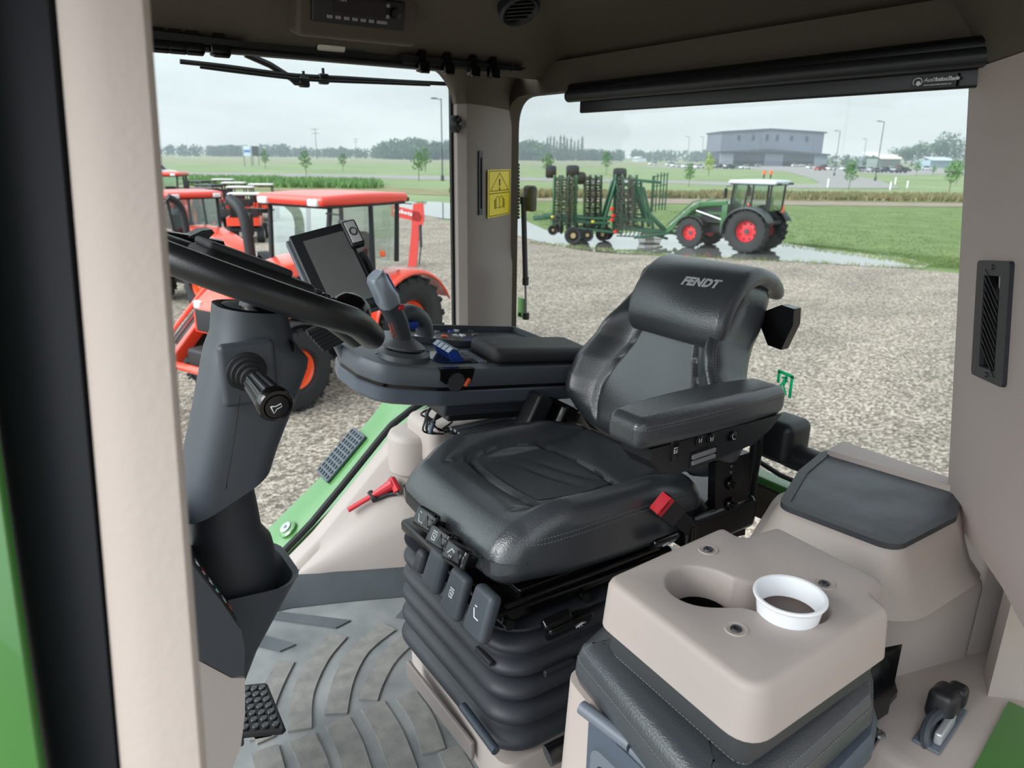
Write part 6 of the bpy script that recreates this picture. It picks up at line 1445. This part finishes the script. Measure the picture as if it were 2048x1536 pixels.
    # exhaust on the right front post
    b = MB(); b.tube([(1.45, -.55, 1.2), (1.45, -.56, 1.9), (1.45, -.60, 2.4), (1.45, -.72, 2.66), (1.45, -.95, 2.80)], .085, 12, smooth=4); b.build('exhaust', ubody, r_, 60)
    if loader:
        for sy in (1, -1):
            if loader == 'down':
                pts = [(1.15, sy*.62, 1.95), (2.35, sy*.62, 1.85), (2.75, sy*.62, 1.6), (3.9, sy*.62, .55), (4.15, sy*.62, .38)]
            else: pts = [(1.15, sy*.62, 1.75), (2.2, sy*.62, 1.7), (2.75, sy*.62, 1.45), (3.7, sy*.62, .6), (3.95, sy*.62, .4)]
            b = MB(); n_ = len(pts)
            for i in range(n_-1):
                A_, B_ = Vector(pts[i]), Vector(pts[i+1]); dd = (B_-A_); f2 = frame((A_+B_)/2, dd, (0, 1, 0)); b.rb((0, 0, 0), (dd.length+.08, .11, .19), .02, 1, f2)
            b.build('loader_arm', paint, r_, 40)
            b = MB(); b.cyl((1.3, sy*.62, 1.25), (2.5, sy*.62, 1.55), .045, n=8); b.cyl((2.6, sy*.62, 1.85), (3.75, sy*.62, .85), .04, n=8); b.build('hydraulic_ram', steel, r_)
            b = MB(); b.tube([(2.3, sy*.62, 2.02), (2.7, sy*.62, 1.92), (3.9, sy*.62, .85)], .035, 6); b.build('linkage', paint, r_)
            b = MB(); b.rb((1.2, sy*.60, 1.35), (.28, .14, 1.1), .03, 1); b.build('loader_mount', paint, r_)
        b = MB(); b.cyl((3.6, -.6, .72), (3.6, .6, .72), .06, n=10); b.cyl((2.6, -.6, 1.66), (2.6, .6, 1.66), .05, n=8); b.build('cross_tube', paint, r_)
    for o in [x for x in bpy.data.objects if x.parent == r_ and x.name.split('.')[0] in ('cab_post', 'cab_window', 'cab_floor', 'roof', 'operator_seat', 'steering_wheel', 'mirror_arm', 'mirror', 'exhaust', 'turn_light')]:
        o.location += Vector((cab[0], 0, cab[1]))
    hd_.location.z += cab[1]*.85
    r_.location = Vector((loc.x, loc.y, ZG+.03)); r_.rotation_euler = (0, 0, head); r_.scale = (s, s, s); tag(r_, lab, 'tractor')
    return r_
org = M('tractor_orange', (236, 72, 44), .28, coat=.6); org_roof = M('tractor_orange_roof', (232, 66, 50), .3, coat=.5); org_rim = M('orange_rim', (240, 96, 48), .4)
grn = M('tractor_green', (44, 92, 48), .3, coat=.5); white_rf = M('white_roof', (186, 194, 198), .35); red_rim = M('green_tractor_red_rim', (206, 40, 52), .4)
hd1 = math.atan2(-.40, -.92)
gR = Gp(812, 744); left = Vector((-math.sin(hd1), math.cos(hd1), 0)); SB = .95
big = tractor('orange_tractor', gR-left*.88*SB, hd1, org, org_roof, org_rim, 'large orange cab tractor with front loader standing nearest, left of the cab post', 'low', None, SB, 1, (.58, .26))
hd2 = math.radians(104); gR2 = Gp(1490, 508); left2 = Vector((-math.sin(hd2), math.cos(hd2), 0))
gt = tractor('green_tractor', gR2-left2*.88*.97, hd2, grn, white_rf, red_rim, 'green tractor with white roof, red rims and front loader standing in the puddle', 'down', M('dark_grey_fender', (60, 66, 68), .5), .97)
for sy in (-.3, .35):
    b = MB(); b.cyl((-.2, sy, 2.95), (-.2, sy, 3.12), .03, n=8); b.build('beacon_stem', ubody, None).parent = gt
for o in [x for x in bpy.data.objects if x.name.startswith('beacon_stem')]: pass
for sy in (-.3, .35): b = MB(); b.cyl((-.2, sy, 3.12), (-.2, sy, 3.26), .07, .05, 10); b.build('beacon', orange_mk, None).parent = gt
b = MB(); b.prism([(-1.0, -.12, 1.65), (-1.0, .12, 1.65), (-1.0, 0, 1.95)], (-.02, 0, 0)); b.build('slow_vehicle_sign', orange_mk, None).parent = gt
# two red cab tractors further left
hdv = cr*.75-fw*.65
tractor('orange_tractor', Gp(378, 590), math.atan2(hdv.y, hdv.x), org, org_roof, org_rim, 'orange cab tractor half hidden behind the near beige post', None, None, .92, 1)
hdw = cr*.15-fw*.98
tractor('orange_tractor', Gp(348, 470), math.atan2(hdw.y, hdw.x), org, org_roof, org_rim, 'farthest orange cab tractor at the left, behind the half hidden one', None, None, .95, 1)

# loader arm of another machine behind the near tractor
la_ = empty('loader_boom', Gp(830, 520), 'red raised loader boom with lettering behind the near orange tractor'); tag(la_, None, 'loader')
dB = (Gp(830, 520)-CAM).dot(fw)*.93
def DB(px, py, o_=0): return Dp(px, py, dB+o_)
hz = Vector((fw.x, fw.y, 0)).normalized()*.14
b = MB(); b.prism([DB(*q) for q in [(782, 410), (838, 424), (846, 436), (840, 444), (782, 432)]], hz); bred = M('boom_red', (196, 50, 40), .5); bm_ = b.build('boom', bred, la_)
b = MB(); b.prism([DB(*q) for q in [(826, 408), (846, 406), (848, 440), (838, 470), (833, 530), (820, 590), (815, 540), (822, 470)]], hz); b.build('dipper', bred, la_)
b = MB(); b.cyl(DB(840, 450, -.05), DB(842, 494, -.05), .05, n=10); b.cyl(DB(842, 494, -.05), DB(838, 530, -.05), .025, n=8); b.build('hydraulic_ram', ubody, la_)
b = MB(); b.tube([DB(784, 404), DB(824, 408)], .02, 6); b.build('hose', ubody, la_)
b = MB(); b.rb(DB(812, 640), (.5, .4, 1.6), .05, 1); b.build('boom_stand', org, la_)
tdir = DB(835, 430)-DB(785, 418); text('boom_lettering', 'Kubota', .19, frame(DB(806, 424, -.03), tdir, DB(806, 414)-DB(806, 424)), white_ic, bm_, ext=.004, bold=.004)

# ---- rows of utility vehicles
def make_utv():
    r_ = empty('utility_vehicle', (0, 0, 0))
    for x in (-.95, .95):
        for sy in (-1, 1):
            b = MB(); b.cyl((x, sy*.48, .33), (x, sy*.76, .33), .33, n=16); w_ = b.build('wheel', tyre_m, r_); b = MB(); b.cyl((x, sy*.74, .33), (x, sy*.775, .33), .17, n=12); b.build('rim', M('utv_rim', (150, 150, 150), .4), w_)
    b = MB(); b.rb((.0, 0, .55), (2.5, 1.2, .18), .05, 1); b.build('chassis', ubody, r_)
    b = MB(); b.loft([[(x, yy, zz) for yy, zz in [(-w, .55), (-w, z1-.08), (-w*.8, z1), (w*.8, z1), (w, z1-.08), (w, .55)]] for x, w, z1 in [(.55, .6, 1.05), (.9, .6, 1.02), (1.3, .52, .88), (1.42, .45, .7)]]); b.build('hood', org, r_, 40)
    b = MB(); b.slab(rrect(1.1, 1.3, .05, 3, -.85, 0), rrect(1.0, 1.2, .04, 3, -.85, 0), .72, 1.05); b.box((-.85, 0, .74), (1.05, 1.25, .04)); b.build('cargo_bed', org, r_)
    b = MB()
    for sy in (-.58, .58): b.tube([(.75, sy, .95), (.35, sy, 1.85), (-.3, sy, 1.88), (-.35, sy, .9)], .03, 6)
    for x, z in ((.35, 1.85), (-.3, 1.88)): b.tube([(x, -.58, z), (x, .58, z)], .03, 6)
    b.build('roll_cage', ubody, r_)
    b = MB(); b.rb((-.08, 0, .85), (.45, 1.1, .14), .04, 1); b.rb((-.3, 0, 1.12), (.12, 1.1, .48), .04, 1); b.build('bench_seat', ubody, r_)
    b = MB(); b.rb((.05, 0, 1.93), (.85, 1.28, .09), .04, 1); b.build('canopy', M('utv_canopy', (206, 208, 206), .5), r_)
    for sy in (-.35, .35): b = MB(); b.rb((1.36, sy, .84), (.08, .18, .09), .02, 1); b.build('headlight', white_pl, r_)
    return r_
utv = make_utv(); index_children()
spots = [(452, 420, 'white canopied utility vehicle at the back of the left row', .2), (474, 434, 'white canopied utility vehicle second from the back', .2), (488, 452, 'utility vehicle with canopy in the middle of the row behind the exhaust pipe', .2), (497, 480, 'nearest orange utility vehicle with cargo bed left of the near tractor cab', .25),
         (528, 440, 'utility vehicle with pale canopy just left of the near tractor roof', .2), (424, 444, 'dark utility vehicle beside the half hidden tractor, rear of its row', -.4), (414, 460, 'dark utility vehicle beside the half hidden tractor, front of its row', -.4), (404, 428, 'farthest dark utility vehicle above the half hidden tractor hood', -.4)]
for k, (px, py, lab, a) in enumerate(spots):
    o = utv if k == 0 else copy_tree(utv, None, {'utv_canopy': M('utv_dark_canopy', (60, 64, 68), .6), 'tractor_orange': M('utv_dark_body', (70, 74, 72), .5)} if 'dark' in lab else None)
    o.location = Gp(px, py, .03); o.rotation_euler.z = math.atan2(-fw.y, -fw.x)+a+PI; tag(o, lab, 'utility vehicle', 'utility vehicles parked behind the tractors')

# ---- folded green cultivator
gC = Gp(1185, 486); cv = empty('cultivator', gC, 'large green cultivator folded upright with many tines standing beside the puddle'); tag(cv, None, 'cultivator')
xd = Vector((cr.x, cr.y, 0)).normalized(); yd = Vector((-xd.y, xd.x, 0)); cf2 = Matrix(((xd.x, yd.x, 0, gC.x), (xd.y, yd.y, 0, gC.y), (0, 0, 1, ZG), (0, 0, 0, 1))); K = (gC-CAM).dot(fw)/FPX
def cx(px, z, y=0): return cf2 @ Vector(((px-1185)*K, y, z*K*1.02))     # z in picture pixels above the ground
cg = M('cultivator_green', (26, 78, 52), .4, coat=.3); cd_ = M('tine_steel', (66, 60, 54), .6)
def bar(b, p, q, w): dd = q-p; b.rb((0, 0, 0), (dd.length, w, w), w*.2, 1, frame((p+q)/2, dd, (0, 1, .01) if abs(dd.normalized().y) < .9 else (1, 0, 0)), 1)
rs = random.Random(4)
def wing(x0, x1, y, zt, zb=28, lean=0, nb=4, rows=7):
    b = MB()
    for k in range(nb): px = x0+(x1-x0)*k/(nb-1); bar(b, cx(px, zb, y+.0), cx(px+lean, zt, y), .10)
    for k in range(rows): z = zb+(zt-zb)*(k+.3)/rows; l_ = lean*(z-zb)/(zt-zb); bar(b, cx(x0+l_, z, y+.02), cx(x1+l_, z, y+.02), .07)
    w_ = b.build('wing_frame', cg, cv, 40)
    b = MB()
    for k in range(rows*2):
        z = zb+6+(zt-zb-6)*k/(rows*2); l_ = lean*(z-zb)/(zt-zb)
        for q in range(nb):
            px = x0+(x1-x0)*(q+.3)/nb+rs.uniform(-2, 2)+l_; c = cx(px, z, y-.05); s_ = -1 if q % 2 else 1
            b.tube([c, c+xd*.14*s_-yd*.18+Vector((0, 0, .05)), c+xd*.24*s_-yd*.30-Vector((0, 0, .02)), c+xd*.20*s_-yd*.38-Vector((0, 0, .10))], .022, 4)
    b.build('spring_tines', cd_, w_, 60)
    return w_
wing(1104, 1146, -.6, 128, 34, 0, 4, 8); wing(1118, 1150, 1.0, 126, 34, 0, 3, 8); wing(1168, 1200, .2, 128, 30, -3, 4, 9); wing(1222, 1262, -.4, 130, 26, 0, 4, 9); wing(1236, 1290, .8, 120, 26, -10, 4, 8)
b = MB()
for p, q in [((1085, 52), (1300, 46)), ((1100, 44), (1215, 40)), ((1135, 24), (1140, 110)), ((1200, 30), (1222, 118)), ((1222, 118), (1246, 30)), ((1240, 36), (1330, 12)), ((1240, 30), (1350, 22)), ((1262, 120), (1310, 116)), ((1275, 108), (1300, 30)), ((1150, 30), (1240, 22)), ((1065, 46), (1110, 50)), ((1290, 60), (1330, 24)), ((1262, 112), (1292, 40))]:
    for y in (-.5, .5): bar(b, cx(*p, y), cx(*q, y), .11)
b.build('main_frame', cg, cv, 40)
b = MB()
for px, zt, zb in [(1297, 128, 60), (1300, 128, 60), (1306, 132, 62), (1313, 134, 64), (1319, 134, 64), (1325, 134, 64)]: b.cyl(cx(px, zb), cx(px, zt), .03, n=6)
for z in (72, 90, 108, 126): b.cyl(cx(1296, z), cx(1326, z+4), .02, n=5)
b.build('harrow_rods', cg, cv)
for px, z, R_, y in [(1142, 18, 15, -.9), (1171, 18, 11, -.6), (1168, 16, 14, .9), (1104, 26, 9, -.4), (1112, 26, 9, .5), (1205, 16, 12, .2), (1216, 16, 12, .7)]:
    c = cx(px, z, y); r2 = R_*K*1.1; b = MB(); b.lathe([(r2*.55, -.14), (r2*.9, -.17), (r2, -.1), (r2, .1), (r2*.9, .17), (r2*.55, .14)], Matrix.Translation(c) @ frame((0, 0, 0), xd, (0, 0, 1)), 24, False); w_ = b.build('wheel', tyre_m, cv, 50)
    b = MB(); b.lathe([(r2*.56, -.1), (r2*.3, .08), (0, .1)][::-1], Matrix.Translation(c) @ frame((0, 0, 0), xd, (0, 0, 1)), 18, False); b.build('rim', M('tan_rim', (170, 150, 110), .5), w_)
for px, z, w_ in [(1098, 133, 20), (1152, 122, 26), (1140, 134, 24), (1232, 130, 24), (1232, 122, 14)]:
    c = cx(px, z); b = MB(); b.lathe([(.22, -w_*K*.5), (.26, -w_*K*.3), (.26, w_*K*.3), (.22, w_*K*.5)], Matrix.Translation(c) @ frame((0, 0, 0), yd, (0, 0, 1)), 16); b.build('gauge_wheel', tyre_m, cv, 50)
for px, z in [(1216, 48), (1218, 56), (1224, 26), (1215, 68)]: b = MB(); b.rb(cx(px, z, -.9), (.14, .1, .12), .02, 1); b.build('red_reflector', M('reflector_red', (220, 40, 36), .4), cv)
for px, z in [(1102, 52), (1180, 44)]: b = MB(); b.rb(cx(px, z, -.8), (.12, .1, .1), .02, 1); b.build('yellow_cylinder_cap', M('cap_yellow', (210, 190, 60), .5), cv)
for k in range(9):
    c = cx(1108+k*15, 27, .3); b = MB(); b.lathe([(.26, -.02), (.27, 0), (.26, .02), (.05, .05), (.05, -.05)], Matrix.Translation(c) @ frame((0, 0, 0), xd*.4+yd, (0, 0, 1)), 18); b.cyl(c, c+Vector((0, 0, .55)), .03, n=6); b.build('disc_blade', cd_, cv, 50)
b = MB()
for k in range(7):
    c = cx(1232+k*8, 16-k*.3, -.3); b.tube([c+xd*.1+Vector((0, 0, .35)), c+xd*.22+Vector((0, 0, .2)), c+xd*.15+Vector((0, 0, .02)), c-xd*.05-yd*.1], .028, 5, smooth=3)
b.build('rear_tines', cg, cv, 60)
b = MB()
for k in range(12): c = cx(1280+k*2.6, 12, -.5); b.tube([c+Vector((0, .24*math.cos(t*PI/6), .24*math.sin(t*PI/6))) for t in range(12)], .018, 4, True)
for t in range(6): a = t*PI/3; b.cyl(cx(1278, 12, -.5)+Vector((0, .24*math.cos(a), .24*math.sin(a))), cx(1311, 12, -.5)+Vector((0, .24*math.cos(a), .24*math.sin(a))), .018, n=4)
b.build('roller_basket', cd_, cv, 60)
b = MB(); bar(b, cx(1262, 14, -.7), cx(1332, 24, -.7), .09); bar(b, cx(1340, 26, 0), cx(1270, 26, 0), .08); b.build('drawbar', cg, cv, 40)

# ================================================================ thin haze over the far ground
hz_m = bpy.data.materials.new('distant_haze'); hz_m.use_nodes = True; t = hz_m.node_tree; t.nodes.clear()
vs_ = N(t, 'ShaderNodeVolumeScatter'); vs_.inputs['Color'].default_value = (.78, .90, 1, 1); vs_.inputs['Density'].default_value = .0007; vs_.inputs['Anisotropy'].default_value = .3
o_ = N(t, 'ShaderNodeOutputMaterial'); t.links.new(vs_.outputs[0], o_.inputs['Volume'])
hdir = Vector((fw.x, fw.y, 0)).normalized(); hr = Vector((cr.x, cr.y, 0)).normalized()
b = MB(); b.box((0, 0, 0), (2600, 900, 60), frame(hdir*(80+450)+Vector((0, 0, ZG+29.9)), hr, hdir)); b.build('haze', hz_m, kind='structure', label='thin pale haze over the far fields')
